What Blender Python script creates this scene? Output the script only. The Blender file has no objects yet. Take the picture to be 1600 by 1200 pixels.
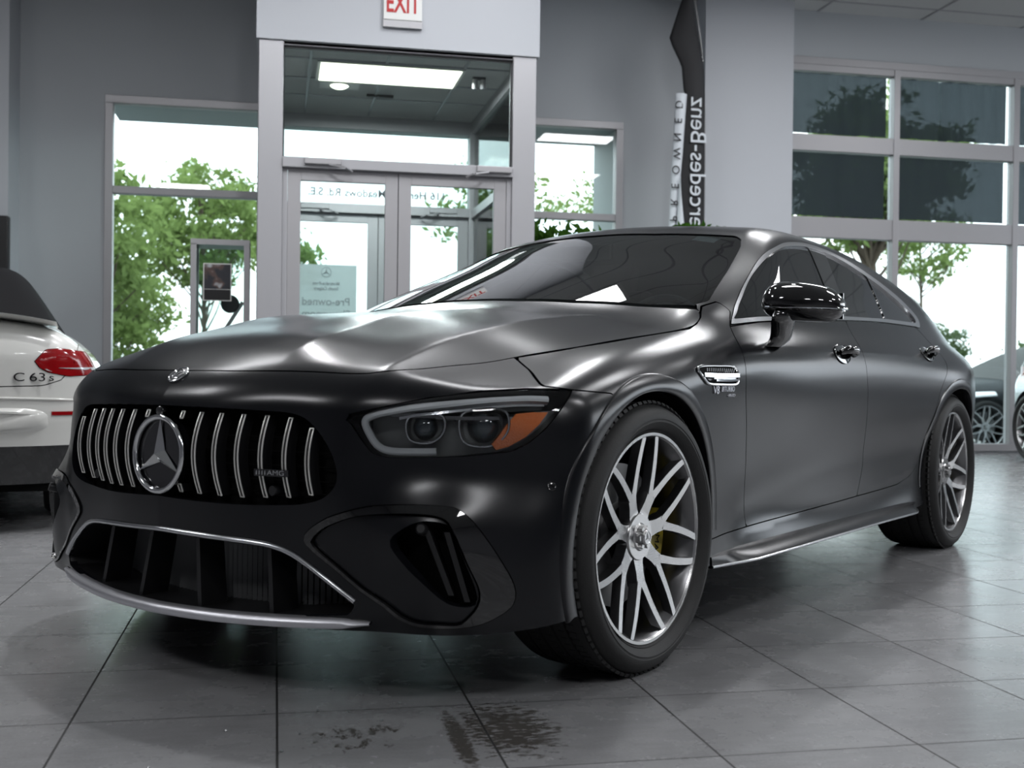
import bpy, bmesh, math, random
import numpy as np
from mathutils import Vector, Matrix, Euler

scene = bpy.context.scene
col = scene.collection
# ------------------------------------------------------------------ camera
cam_data = bpy.data.cameras.new('camera')
cam = bpy.data.objects.new('camera', cam_data); col.objects.link(cam)
RT = np.array([[0.97936445, -0.20175097, 0.01190902], [-0.01022413, 0.00939136, 0.99990363], [0.20184337, 0.97939183, -0.00713484]])
m = Matrix.Identity(4)
for r in range(3):
    m[r][0] = RT[0][r]; m[r][1] = RT[1][r]; m[r][2] = -RT[2][r]
m[2][3] = 0.7925
cam.matrix_world = m
cam_data.sensor_fit = 'HORIZONTAL'; cam_data.sensor_width = 36.0
cam_data.lens = 1792.9 / 1600 * 36
cam_data.clip_start = 0.05; cam_data.clip_end = 500
cam_data.dof.use_dof = True; cam_data.dof.focus_distance = 3.75; cam_data.dof.aperture_fstop = 4.5
scene.camera = cam
# ------------------------------------------------------------------ exposure
scene.view_settings.view_transform = 'Standard'; scene.view_settings.look = 'None'
scene.view_settings.gamma = 1; scene.view_settings.use_curve_mapping = False
scene.view_settings.exposure = 0.66
scene.cycles.use_denoising = True
scene.cycles.max_bounces = 8; scene.cycles.glossy_bounces = 4; scene.cycles.transparent_max_bounces = 16
scene.cycles.diffuse_bounces = 3; scene.cycles.transmission_bounces = 6
scene.cycles.caustics_reflective = False; scene.cycles.caustics_refractive = False
scene.cycles.sample_clamp_indirect = 6.0
# ------------------------------------------------------------------ sky: bright overcast
world = bpy.data.worlds.new('world'); scene.world = world; world.use_nodes = True
wn = world.node_tree; wn.nodes.clear()
wo = wn.nodes.new('ShaderNodeOutputWorld'); wb = wn.nodes.new('ShaderNodeBackground')
tc = wn.nodes.new('ShaderNodeTexCoord'); nz = wn.nodes.new('ShaderNodeTexNoise'); rp = wn.nodes.new('ShaderNodeValToRGB')
nz.inputs['Scale'].default_value = 2.5; nz.inputs['Detail'].default_value = 3
rp.color_ramp.elements[0].position = .35; rp.color_ramp.elements[0].color = (.80, .90, 1.0, 1)
rp.color_ramp.elements[1].position = .7; rp.color_ramp.elements[1].color = (1.0, 1.0, 1.0, 1)
wn.links.new(tc.outputs['Generated'], nz.inputs['Vector']); wn.links.new(nz.outputs['Fac'], rp.inputs['Fac'])
wn.links.new(rp.outputs['Color'], wb.inputs['Color']); wb.inputs['Strength'].default_value = 2.6
wn.links.new(wb.outputs['Background'], wo.inputs['Surface'])
# ------------------------------------------------------------------ lamps of the showroom (rectangular ceiling fittings)
CEIL = 4.73
TROFFERS = [  # x, y, length, width, watts
    (-1.9, 6.6, 1.2, .6, 26), (1.6, 7.6, 1.2, .6, 20), (4.9, 8.4, 1.2, .6, 46), (8.0, 8.0, 1.2, .6, 40),
    (-4.5, 4.6, 1.2, .6, 30), (1.5, 4.6, 1.2, .6, 34), (4.8, 4.6, 1.2, .6, 34), (8.0, 4.6, 1.2, .6, 40),
    (-5.0, 1.2, 1.2, .6, 44), (5.5, 1.2, 1.2, .6, 40), (1.6, -2.2, 1.2, .6, 44), (-2.0, -2.2, 1.2, .6, 44), (5.2, -2.2, 1.2, .6, 44)]
DOWNLIGHTS = [(.15, 5.3, 42), (-.5, 6.6, 22), (2.6, 5.9, 40)]
def area_lamp(x, y, z, sx, sy, w, c=(.97, .975, 1), rot=(0, 0, 0)):
    l = bpy.data.lights.new('ceiling_lamp', 'AREA'); l.shape = 'RECTANGLE'; l.size = sx; l.size_y = sy
    l.energy = w; l.color = c
    o = bpy.data.objects.new('ceiling_lamp', l); o.location = (x, y, z); o.rotation_euler = rot; col.objects.link(o)
    return o
for (x, y, a, b, w) in TROFFERS:
    area_lamp(x, y, CEIL - .03, a, b, w)
for (x, y, w) in DOWNLIGHTS:
    area_lamp(x, y, CEIL - .05, .14, .14, w, (.97, .98, 1))
area_lamp(.91, 9.67, 3.27, 1.15, .55, 60)
# ------------------------------------------------------------------ helpers
PI = math.pi
def tag(o, label=None, cat=None, group=None, kind=None):
    if label: o['label'] = label
    if cat: o['category'] = cat
    if group: o['group'] = group
    if kind: o['kind'] = kind
    return o
def empty(name, loc=(0, 0, 0), rz=0., parent=None):
    o = bpy.data.objects.new(name, None); col.objects.link(o); o.location = loc; o.rotation_euler = (0, 0, rz)
    o.empty_display_size = .1
    if parent: o.parent = parent
    return o
class MB:
    """collects simple shapes into one mesh"""
    def __init__(s): s.v = []; s.f = []; s.mi = []; s.n = 0; s.cur = 0
    def add(s, V, Fs):
        V = [tuple(map(float, p)) for p in V]
        s.v += V; s.f += [tuple(int(i) + s.n for i in q) for q in Fs]; s.mi += [s.cur] * len(Fs); s.n += len(V); return s
    def box(s, x0, x1, y0, y1, z0, z1):
        V = [(x, y, z) for x in (x0, x1) for y in (y0, y1) for z in (z0, z1)]
        return s.add(V, [(0, 1, 3, 2), (4, 6, 7, 5), (0, 4, 5, 1), (2, 3, 7, 6), (0, 2, 6, 4), (1, 5, 7, 3)])
    def obox(s, c, ax, ay, az, hx, hy, hz):
        c = np.array(c); ax = np.array(ax, float); ay = np.array(ay, float); az = np.array(az, float)
        V = [c + ax * i * hx + ay * j * hy + az * k * hz for i in (-1, 1) for j in (-1, 1) for k in (-1, 1)]
        return s.add(V, [(0, 1, 3, 2), (4, 6, 7, 5), (0, 4, 5, 1), (2, 3, 7, 6), (0, 2, 6, 4), (1, 5, 7, 3)])
    def bar(s, a, b, w, h, up=(0, 0, 1)):
        a = np.array(a, float); b = np.array(b, float); d = b - a; L = np.linalg.norm(d); d /= L
        r = np.cross(d, up); r /= np.linalg.norm(r); u = np.cross(r, d)
        return s.obox((a + b) / 2, d, r, u, L / 2, w / 2, h / 2)
    def tube(s, pts, rad, seg=10, closed=False, caps=True):
        pts = np.array(pts, float); n = len(pts); rad = np.broadcast_to(rad, (n,))
        tn = np.gradient(pts, axis=0) if not closed else np.roll(pts, -1, 0) - np.roll(pts, 1, 0)
        tn /= np.linalg.norm(tn, axis=1)[:, None]
        u = np.cross(tn[0], (0.31, .2, .93)); u /= np.linalg.norm(u); V = []
        for i in range(n):
            u = u - tn[i] * (u @ tn[i]); u /= np.linalg.norm(u); w = np.cross(tn[i], u)
            for k in range(seg):
                a = 2 * PI * k / seg; V.append(pts[i] + rad[i] * (math.cos(a) * u + math.sin(a) * w))
        Fs = []
        for i in range(n if closed else n - 1):
            j = (i + 1) % n
            for k in range(seg):
                l = (k + 1) % seg; Fs.append((i * seg + k, i * seg + l, j * seg + l, j * seg + k))
        if caps and not closed: Fs += [tuple(range(seg))[::-1], tuple((n - 1) * seg + k for k in range(seg))]
        return s.add(V, Fs)
    def sweep(s, pts, prof, nrm, closed=False, caps=True):
        """profile (a,b) swept along pts; a along side = t x n, b along the given normals"""
        pts = np.array(pts, float); n = len(pts); nrm = np.broadcast_to(np.array(nrm, float), (n, 3)); P = len(prof)
        tn = np.gradient(pts, axis=0) if not closed else np.roll(pts, -1, 0) - np.roll(pts, 1, 0)
        tn /= np.linalg.norm(tn, axis=1)[:, None] + 1e-12; V = []
        for i in range(n):
            sd = np.cross(tn[i], nrm[i]); sd /= np.linalg.norm(sd) + 1e-12; nn = np.cross(sd, tn[i])
            for a, b in prof: V.append(pts[i] + a * sd + b * nn)
        Fs = []
        for i in range(n if closed else n - 1):
            j = (i + 1) % n
            for k in range(P):
                l = (k + 1) % P; Fs.append((i * P + k, j * P + k, j * P + l, i * P + l))
        if caps and not closed: Fs += [tuple(range(P)), tuple((n - 1) * P + k for k in range(P))[::-1]]
        return s.add(V, Fs)
    def lathe(s, prof, seg=64, origin=(0, 0, 0), axis='y', closed=False):
        o = np.array(origin, float); V = []; n = len(prof)
        for k in range(seg):
            a = 2 * PI * k / seg; c, q = math.cos(a), math.sin(a)
            for r, h in prof:
                V.append(o + (np.array([r * c, h, r * q]) if axis == 'y' else np.array([h, r * c, r * q]) if axis == 'x' else np.array([r * c, r * q, h])))
        Fs = []
        for k in range(seg):
            l = (k + 1) % seg
            for i in range(n if closed else n - 1):
                j = (i + 1) % n; Fs.append((k * n + i, k * n + j, l * n + j, l * n + i))
        return s.add(V, Fs)
    def prism(s, poly, y0, y1, f=lambda a, b, h: (a, h, b)):
        n = len(poly); V = [f(a, b, y0) for a, b in poly] + [f(a, b, y1) for a, b in poly]
        return s.add(V, [tuple(range(n)), tuple(range(2 * n - 1, n - 1, -1))] + [(i, i + n, (i + 1) % n + n, (i + 1) % n) for i in range(n)])
    def build(s, name, mats, parent=None, smooth=False, fix=True, bevel=0, ang=40):
        me = bpy.data.meshes.new(name); me.from_pydata(s.v, [], s.f); me.update()
        if not isinstance(mats, (list, tuple)): mats = [mats]
        for q in mats: me.materials.append(q)
        if len(mats) > 1: me.polygons.foreach_set('material_index', s.mi)
        if fix:
            bm = bmesh.new(); bm.from_mesh(me); bmesh.ops.recalc_face_normals(bm, faces=bm.faces); bm.to_mesh(me); bm.free()
        if smooth:
            me.polygons.foreach_set('use_smooth', [True] * len(me.polygons))
            if ang < 180: me.set_sharp_from_angle(angle=math.radians(ang))
        o = bpy.data.objects.new(name, me); col.objects.link(o)
        if parent: o.parent = parent
        if bevel:
            b = o.modifiers.new('b', 'BEVEL'); b.width = bevel; b.segments = 2; b.limit_method = 'ANGLE'; b.angle_limit = math.radians(35)
            b.harden_normals = False
        return o
def spl(pts, n=12, closed=False):
    """Catmull-Rom through points, n samples a span"""
    P = np.array(pts, float); N = len(P); out = []
    for i in range(N if closed else N - 1):
        if closed: a, b, c, d = P[(i - 1) % N], P[i], P[(i + 1) % N], P[(i + 2) % N]
        else: a, b, c, d = P[max(i - 1, 0)], P[i], P[i + 1], P[min(i + 2, N - 1)]
        for k in range(n):
            t = k / n; out.append(.5 * ((2 * b) + (c - a) * t + (2 * a - 5 * b + 4 * c - d) * t * t + (3 * b - a - 3 * c + d) * t ** 3))
    if not closed: out.append(P[-1])
    return np.array(out)
def text_obj(name, body, size, mat, M4, parent=None, extrude=.002, ax='CENTER', squeeze=1., bold=0.):
    """lettering as a mesh; M4 maps the text plane (x right, y up, z out)"""
    cu = bpy.data.curves.new(name, 'FONT'); cu.body = body; cu.size = size; cu.extrude = extrude; cu.offset = bold; cu.align_x = ax; cu.align_y = 'CENTER'
    o = bpy.data.objects.new(name, cu); col.objects.link(o)
    dg = bpy.context.evaluated_depsgraph_get(); me = bpy.data.meshes.new_from_object(o.evaluated_get(dg))
    bpy.data.objects.remove(o); bpy.data.curves.remove(cu)
    me.transform(Matrix.Diagonal((squeeze, 1, 1, 1))); me.transform(M4); me.materials.clear(); me.materials.append(mat)
    o = bpy.data.objects.new(name, me); col.objects.link(o); me.name = name
    if parent: o.parent = parent
    return o
def frame4(o, x, y, z):
    M_ = Matrix.Identity(4)
    for i in range(3): M_[i][0] = x[i]; M_[i][1] = y[i]; M_[i][2] = z[i]; M_[i][3] = o[i]
    return M_
def copy_tree(o, parent=None):
    c = o.copy(); col.objects.link(c); c.parent = parent
    for ch in list(o.children): copy_tree(ch, c)
    return c
# ------------------------------------------------------------------ materials
def mat(name, colr, rough=.5, metal=0., spec=.5, coat=0., coat_r=.05, emit=None, es=0., trans=0., noise=None, bump=None, aniso=0):
    m_ = bpy.data.materials.new(name); m_.use_nodes = True; nt = m_.node_tree; b = nt.nodes['Principled BSDF']
    b.inputs['Base Color'].default_value = (*colr, 1); b.inputs['Roughness'].default_value = rough; b.inputs['Metallic'].default_value = metal
    b.inputs['Specular IOR Level'].default_value = spec; b.inputs['Coat Weight'].default_value = coat; b.inputs['Coat Roughness'].default_value = coat_r
    b.inputs['Transmission Weight'].default_value = trans
    if emit: b.inputs['Emission Color'].default_value = (*emit, 1); b.inputs['Emission Strength'].default_value = es
    if noise or bump:
        tc_ = nt.nodes.new('ShaderNodeTexCoord')
    if noise:   # (scale, amount) value variation
        n = nt.nodes.new('ShaderNodeTexNoise'); n.inputs['Scale'].default_value = noise[0]; n.inputs['Detail'].default_value = 5
        mx = nt.nodes.new('ShaderNodeMix'); mx.data_type = 'RGBA'
        lo = tuple(c * (1 - noise[1]) for c in colr); hi = tuple(min(1, c * (1 + noise[1])) for c in colr)
        mx.inputs[6].default_value = (*lo, 1); mx.inputs[7].default_value = (*hi, 1)
        nt.links.new(tc_.outputs['Object'], n.inputs['Vector']); nt.links.new(n.outputs['Fac'], mx.inputs[0]); nt.links.new(mx.outputs[2], b.inputs['Base Color'])
    if bump:    # (scale, strength)
        n2 = nt.nodes.new('ShaderNodeTexNoise'); n2.inputs['Scale'].default_value = bump[0]; n2.inputs['Detail'].default_value = 3
        bp = nt.nodes.new('ShaderNodeBump'); bp.inputs['Strength'].default_value = bump[1]; bp.inputs['Distance'].default_value = .01
        nt.links.new(tc_.outputs['Object'], n2.inputs['Vector']); nt.links.new(n2.outputs['Fac'], bp.inputs['Height']); nt.links.new(bp.outputs['Normal'], b.inputs['Normal'])
    return m_
def glass(name, tint=(.86, .92, .91), refl=1.0, rough=0., mixc=None):
    """thin pane: clear tint plus fresnel reflection"""
    m_ = bpy.data.materials.new(name); m_.use_nodes = True; nt = m_.node_tree; nt.nodes.clear()
    o = nt.nodes.new('ShaderNodeOutputMaterial'); mx = nt.nodes.new('ShaderNodeMixShader'); tr = nt.nodes.new('ShaderNodeBsdfTransparent')
    gl = nt.nodes.new('ShaderNodeBsdfGlossy'); fr = nt.nodes.new('ShaderNodeFresnel'); ml = nt.nodes.new('ShaderNodeMath'); ml.operation = 'MULTIPLY'
    ml.inputs[1].default_value = refl; fr.inputs['IOR'].default_value = 1.52; tr.inputs['Color'].default_value = (*tint, 1); gl.inputs['Roughness'].default_value = rough
    nt.links.new(fr.outputs[0], ml.inputs[0]); nt.links.new(ml.outputs[0], mx.inputs[0]); nt.links.new(tr.outputs[0], mx.inputs[1]); nt.links.new(gl.outputs[0], mx.inputs[2])
    nt.links.new(mx.outputs[0], o.inputs['Surface']); return m_
M = {}
M['wall'] = mat('wall_paint', (.45, .475, .50), .85, noise=(1.1, .03), bump=(160, .08))
M['wall_lt'] = mat('pale_wall_paint', (.50, .52, .555), .7, bump=(160, .06))
M['wall_dk'] = mat('dark_unseen_wall', (.24, .24, .26), .7)  # for the unseen left and front walls, made dark to cut bounced light
M['alu'] = mat('window_aluminium', (.40, .395, .41), .42, .35)
M['alu_lt'] = mat('pale_aluminium', (.40, .40, .42), .4, .2)
M['alu_dk'] = mat('dark_gasket', (.03, .03, .033), .5)
M['ceil'] = mat('ceiling_tile', (.62, .63, .62), .9, noise=(60, .06))
M['ceil_dk'] = mat('ceiling_vent', (.05, .05, .05), .7)
M['glass'] = glass('window_glass')
M['glass_grn'] = glass('case_glass', (.93, .98, .96))
M['white'] = mat('white_plastic', (.75, .76, .74), .4)
M['black'] = mat('black_plastic', (.012, .012, .013), .38)
M['rubber'] = mat('black_rubber', (.018, .018, .018), .62, noise=(40, .25), bump=(300, .1))
M['chrome'] = mat('chrome', (.78, .79, .80), .12, 1.)
M['lamp_on'] = mat('lamp_diffuser', (.9, .9, .85), .5, emit=(1, .96, .80), es=2.6)
M['shade'] = None
def window_shade_mat():
    m_ = bpy.data.materials.new('solar_shade'); m_.use_nodes = True; nt = m_.node_tree; nt.nodes.clear()
    o = nt.nodes.new('ShaderNodeOutputMaterial'); mx = nt.nodes.new('ShaderNodeMixShader'); tr = nt.nodes.new('ShaderNodeBsdfTransparent'); di = nt.nodes.new('ShaderNodeBsdfDiffuse')
    tl = nt.nodes.new('ShaderNodeBsdfTranslucent'); m2 = nt.nodes.new('ShaderNodeMixShader'); m2.inputs[0].default_value = .35
    tr.inputs['Color'].default_value = (.80, .92, 1, 1); di.inputs['Color'].default_value = (.05, .062, .07, 1); tl.inputs['Color'].default_value = (.032, .042, .048, 1)
    mx.inputs[0].default_value = .975
    nt.links.new(di.outputs[0], m2.inputs[1]); nt.links.new(tl.outputs[0], m2.inputs[2]); nt.links.new(tr.outputs[0], mx.inputs[1]); nt.links.new(m2.outputs[0], mx.inputs[2])
    nt.links.new(mx.outputs[0], o.inputs['Surface']); return m_
M['shade'] = window_shade_mat()
def floor_mat():
    m_ = bpy.data.materials.new('stone_floor_tiles'); m_.use_nodes = True; nt = m_.node_tree; b = nt.nodes['Principled BSDF']; N = nt.nodes.new; L = nt.links.new
    ox, oy, s = -.44496, 2.7181, .45611
    g = N('ShaderNodeNewGeometry'); sx = N('ShaderNodeSeparateXYZ'); L(g.outputs['Position'], sx.inputs[0])
    def mth(op, a, b_=None, c=None):
        q = N('ShaderNodeMath'); q.operation = op
        for i, v in enumerate((a, b_, c)):
            if v is None: continue
            if isinstance(v, (int, float)): q.inputs[i].default_value = v
            else: L(v, q.inputs[i])
        return q.outputs[0]
    cell = []; dist = []
    for ax, o_ in ((0, ox), (1, oy)):
        u = mth('DIVIDE', mth('SUBTRACT', sx.outputs[ax], o_), s); fl = mth('FLOOR', u); fr = mth('SUBTRACT', u, fl)
        cell.append(fl); dist.append(mth('MULTIPLY', mth('MINIMUM', fr, mth('SUBTRACT', 1.0, fr)), s))
    d = mth('MINIMUM', dist[0], dist[1])
    # joints across the view (y) are tighter than those along it
    jx = mth('LESS_THAN', dist[0], .0027); jy = mth('LESS_THAN', dist[1], .0022); grout = mth('MAXIMUM', jx, jy)
    cv = N('ShaderNodeCombineXYZ'); L(cell[0], cv.inputs[0]); L(cell[1], cv.inputs[1])
    wn_ = N('ShaderNodeTexWhiteNoise'); wn_.noise_dimensions = '3D'; L(cv.outputs[0], wn_.inputs['Vector'])
    ad = N('ShaderNodeVectorMath'); ad.operation = 'MULTIPLY_ADD'; L(wn_.outputs['Color'], ad.inputs[0]); ad.inputs[1].default_value = (7, 7, 7); L(g.outputs['Position'], ad.inputs[2])
    n1 = N('ShaderNodeTexNoise'); n1.inputs['Scale'].default_value = 6; n1.inputs['Detail'].default_value = 8; n1.inputs['Roughness'].default_value = .62; L(ad.outputs[0], n1.inputs['Vector'])
    st = N('ShaderNodeMapping'); st.inputs['Scale'].default_value = (3, 16, 1); L(ad.outputs[0], st.inputs['Vector'])
    n2 = N('ShaderNodeTexNoise'); n2.inputs['Scale'].default_value = 2.4; n2.inputs['Detail'].default_value = 6; n2.inputs['Roughness'].default_value = .7; L(st.outputs[0], n2.inputs['Vector'])
    n3 = N('ShaderNodeTexNoise'); n3.inputs['Scale'].default_value = 140; n3.inputs['Detail'].default_value = 2; L(g.outputs['Position'], n3.inputs['Vector'])
    v = mth('ADD', mth('MULTIPLY', n1.outputs['Fac'], .12), mth('MULTIPLY', n2.outputs['Fac'], .10)); v = mth('ADD', v, mth('MULTIPLY', n3.outputs['Fac'], .07))
    v = mth('ADD', v, mth('MULTIPLY', wn_.outputs['Value'], .035)); v = mth('ADD', v, .075)
    # brown-black drip and scuff marks: near the tyre tracks in front of the car
    def blob(cx, cy, rx, ry, sc, stretch, th, soft=.05):
        mp = N('ShaderNodeMapping'); mp.inputs['Scale'].default_value = stretch; L(g.outputs['Position'], mp.inputs['Vector'])
        n = N('ShaderNodeTexNoise'); n.inputs['Scale'].default_value = sc; n.inputs['Detail'].default_value = 5; n.inputs['Roughness'].default_value = .7; L(mp.outputs[0], n.inputs['Vector'])
        ex = mth('DIVIDE', mth('SUBTRACT', sx.outputs[0], cx), rx); ey = mth('DIVIDE', mth('SUBTRACT', sx.outputs[1], cy), ry)
        e = mth('ADD', mth('MULTIPLY', ex, ex), mth('MULTIPLY', ey, ey)); w = mth('MAXIMUM', mth('SUBTRACT', 1.0, e), 0.)
        r = mth('SUBTRACT', mth('ADD', n.outputs['Fac'], mth('MULTIPLY', w, .45)), th)
        return mth('MINIMUM', mth('MAXIMUM', mth('DIVIDE', r, soft), 0.), 1.)
    dirt = blob(.52, 2.52, .20, .34, 26, (1, 2.4, 1), .83)
    dirt = mth('MAXIMUM', dirt, blob(.18, 2.52, .22, .20, 15, (1.6, 1, 1), .93))
    dirt = mth('MAXIMUM', dirt, blob(.40, 2.46, .035, .30, 18, (3, 6, 1), .76))
    c1 = N('ShaderNodeCombineColor'); L(v, c1.inputs[0]); L(mth('MULTIPLY', v, 1.005), c1.inputs[1]); L(mth('MULTIPLY', v, 1.03), c1.inputs[2])
    mA = N('ShaderNodeMix'); mA.data_type = 'RGBA'; L(mth('MULTIPLY', dirt, .82), mA.inputs[0]); L(c1.outputs[0], mA.inputs[6]); mA.inputs[7].default_value = (.030, .024, .016, 1)
    mB = N('ShaderNodeMix'); mB.data_type = 'RGBA'; L(grout, mB.inputs[0]); L(mA.outputs[2], mB.inputs[6]); mB.inputs[7].default_value = (.012, .012, .012, 1)
    L(mB.outputs[2], b.inputs['Base Color'])
    ro = mth('ADD', .22, mth('MULTIPLY', n1.outputs['Fac'], .10)); ro = mth('ADD', ro, mth('MULTIPLY', grout, .4)); L(ro, b.inputs['Roughness'])
    b.inputs['Specular IOR Level'].default_value = .5
    bp = N('ShaderNodeBump'); bp.inputs['Strength'].default_value = .15; bp.inputs['Distance'].default_value = .002
    h = mth('SUBTRACT', mth('MULTIPLY', n2.outputs['Fac'], .6), mth('MULTIPLY', grout, 1.0)); L(h, bp.inputs['Height']); L(bp.outputs['Normal'], b.inputs['Normal'])
    return m_
M['floor'] = floor_mat()
# ------------------------------------------------------------------ the room
BY = 11.4       # back (window) wall plane
def struct(mb, name, m_, **k): return tag(mb.build(name, m_, **k), kind='structure')
struct(MB().box(-9, 17, -7, BY + .3, -.1, 0), 'floor', M['floor'])
def wall_holes(mb, x0, x1, z0, z1, y0, y1, holes):
    xs = sorted({x0, x1, *[h[0] for h in holes], *[h[1] for h in holes]}); zs = sorted({z0, z1, *[h[2] for h in holes], *[h[3] for h in holes]})
    for i in range(len(xs) - 1):
        run = None
        for j in range(len(zs) - 1):
            cx, cz = (xs[i] + xs[i + 1]) / 2, (zs[j] + zs[j + 1]) / 2
            solid = not any(h[0] < cx < h[1] and h[2] < cz < h[3] for h in holes)
            if solid: mb.box(xs[i], xs[i + 1], y0, y1, zs[j], zs[j + 1])
    return mb
WL = (-1.60, -.12, .08, 3.40)      # left window
WV = (-.10, 2.02, 0.0, 3.34)       # vestibule outer doors
WR = (2.04, 3.49, .08, 3.42)       # window between vestibule and column
WB = (4.95, 9.58, 0.02, 4.24)      # tall glazing
struct(wall_holes(MB(), -9, 17, 0, CEIL + .6, BY, BY + .3, [WL, WV, WR, WB]), 'wall_back', M['wall'])
struct(MB().box(-9.2, -9, -7, BY + .3, 0, CEIL), 'wall_left', M['wall_dk'])
wr = wall_holes(MB(), -7, BY, 0, CEIL, 0, .2, [(1.0, 10.8, 1.35, 4.5)])
wr.v = [(16.8 + y, x, z) for x, y, z in wr.v]
struct(wr, 'wall_right', M['wall'])
struct(MB().box(-9, 17, -7.2, -7, 0, CEIL), 'wall_front', M['wall_dk'])
c = MB().box(-9, 17, -7, BY, CEIL, CEIL + .1); struct(c, 'ceiling', M['ceil'])
g = MB()
x = -9
while x < 17: g.box(x - .012, x + .012, -7, BY, CEIL - .006, CEIL + .002); x += 1.22
y = BY - .35
while y > -7: g.box(-9, 17, y - .012, y + .012, CEIL - .0065, CEIL + .002); y -= .61
tag(g.build('trim_1', M['alu_lt']), kind='structure')
vt = tag(MB().box(6.0, 6.55, 10.55, 10.68, CEIL - .02, CEIL - .002).build('ceiling_vent', M['ceil_dk']), 'small dark slot vent in the white tiled ceiling, top right corner', 'vent')
# piers
struct(MB().box(4.27, 5.24, 11.12, BY + .01, 0, CEIL), 'wall_pier', M['wall_lt'])
struct(MB().box(-3.4, -2.355, 10.95, BY + .01, 0, CEIL), 'wall_column', M['wall_lt'])
bd = MB().box(-3.3, -2.32, 10.80, 10.90, 0, 2.15)
tag(bd.build('display_board', M['black'], bevel=.01), 'black display board standing at the left edge of the picture behind the white car', 'board')
# ---- glazing
def pane(mb_parent, x0, x1, z0, z1, y, m_='glass', name='glass_pane'):
    return MB().box(x0, x1, y - .004, y + .004, z0, z1).build(name, M[m_], mb_parent)
def window(name, H, xs, zs, fw=.075, y=BY, depth=.10, inset=.0):
    r = tag(empty(name, ((H[0] + H[1]) / 2, y, H[2])), kind='structure')
    def loc(o): o.location = (-(H[0] + H[1]) / 2, -y, -H[2]); return o
    f = MB(); x0, x1, z0, z1 = H; y0, y1 = y - .02, y + depth
    f.box(x0, x1, y0, y1, z1 - fw, z1); f.box(x0, x1, y0, y1, z0, z0 + fw); f.box(x0, x0 + fw, y0, y1, z0 + fw, z1 - fw); f.box(x1 - fw, x1, y0, y1, z0 + fw, z1 - fw)
    for a in xs: f.box(a - .035, a + .035, y0, y1, z0 + fw, z1 - fw)
    X = [x0] + list(xs) + [x1]
    for (za, zb) in zs:
        for i in range(len(X) - 1): f.box(X[i] + (.075 if i == 0 else .035), X[i + 1] - (.035 if i < len(X) - 2 else .075), y0 + .008, y1, za, zb)
    loc(f.build('window_frame', M['alu'], r, bevel=.004))
    return r, loc
w1, lc = window('window_1', WL, [], [(2.475, 2.545)]); lc(pane(w1, WL[0], WL[1], WL[2], WL[3], BY + .05))
w2, lc = window('window_2', WR, [], [(2.40, 2.47)]); lc(pane(w2, WR[0], WR[1], WR[2], WR[3], BY + .05))
MX = [6.58, 8.04]
w3, lc = window('window_3', WB, MX, [(2.315, 2.535), (3.24, 3.415), (4.09, 4.165)], fw=.08)
X = [WB[0]] + MX + [WB[1]]
for i in range(len(X) - 1): lc(pane(w3, X[i], X[i + 1], WB[2], WB[3], BY + .05))
# dark fabric shades drawn in the upper panes
def shade(x0, x1, z0, z1, seed):
    rnd = random.Random(seed); mb = MB(); nx, nz = 60, 12; V = []
    ph = [(rnd.uniform(2, 9), rnd.uniform(0, 6), rnd.uniform(.002, .007)) for _ in range(5)]
    for j in range(nz + 1):
        for i in range(nx + 1):
            u = i / nx; x = x0 + (x1 - x0) * u; z = z0 + (z1 - z0) * j / nz
            y = sum(a * math.sin(k * u * 6.28 + p_ + .5 * j / nz) for k, p_, a in ph) * (1.5 if seed % 2 else .5)
            V.append((x, BY + .022 + y, z))
    mb.add(V, [(j * (nx + 1) + i, j * (nx + 1) + i + 1, (j + 1) * (nx + 1) + i + 1, (j + 1) * (nx + 1) + i) for j in range(nz) for i in range(nx)])
    return mb
SH = [(5.0, 6.47, 3.43, 4.075, 'dark shade in the upper left pane beside the pale pier, trees showing through'), (5.0, 6.455, 2.55, 3.225, 'dark shade in the middle pane beside the pale pier, trees showing through'),
      (6.62, 7.93, 3.43, 4.075, 'creased dark shade in the upper pane, second from the pale pier'), (6.62, 7.91, 2.55, 3.225, 'creased dark shade in the middle pane, second from the pale pier'),
      (8.08, 9.40, 3.43, 4.075, 'dark shade in the upper pane cut by the right edge of the picture'), (8.08, 9.38, 2.55, 3.225, 'dark shade in the middle pane cut by the right edge of the picture')]
for k, (a, b, c_, d, lb) in enumerate(SH):
    tag(shade(a, b, c_, d, k + 1 if k % 2 else k + 3).build('window_shade', M['shade'], smooth=True), lb, 'shade', 'fabric shades in the tall glazing')
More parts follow.
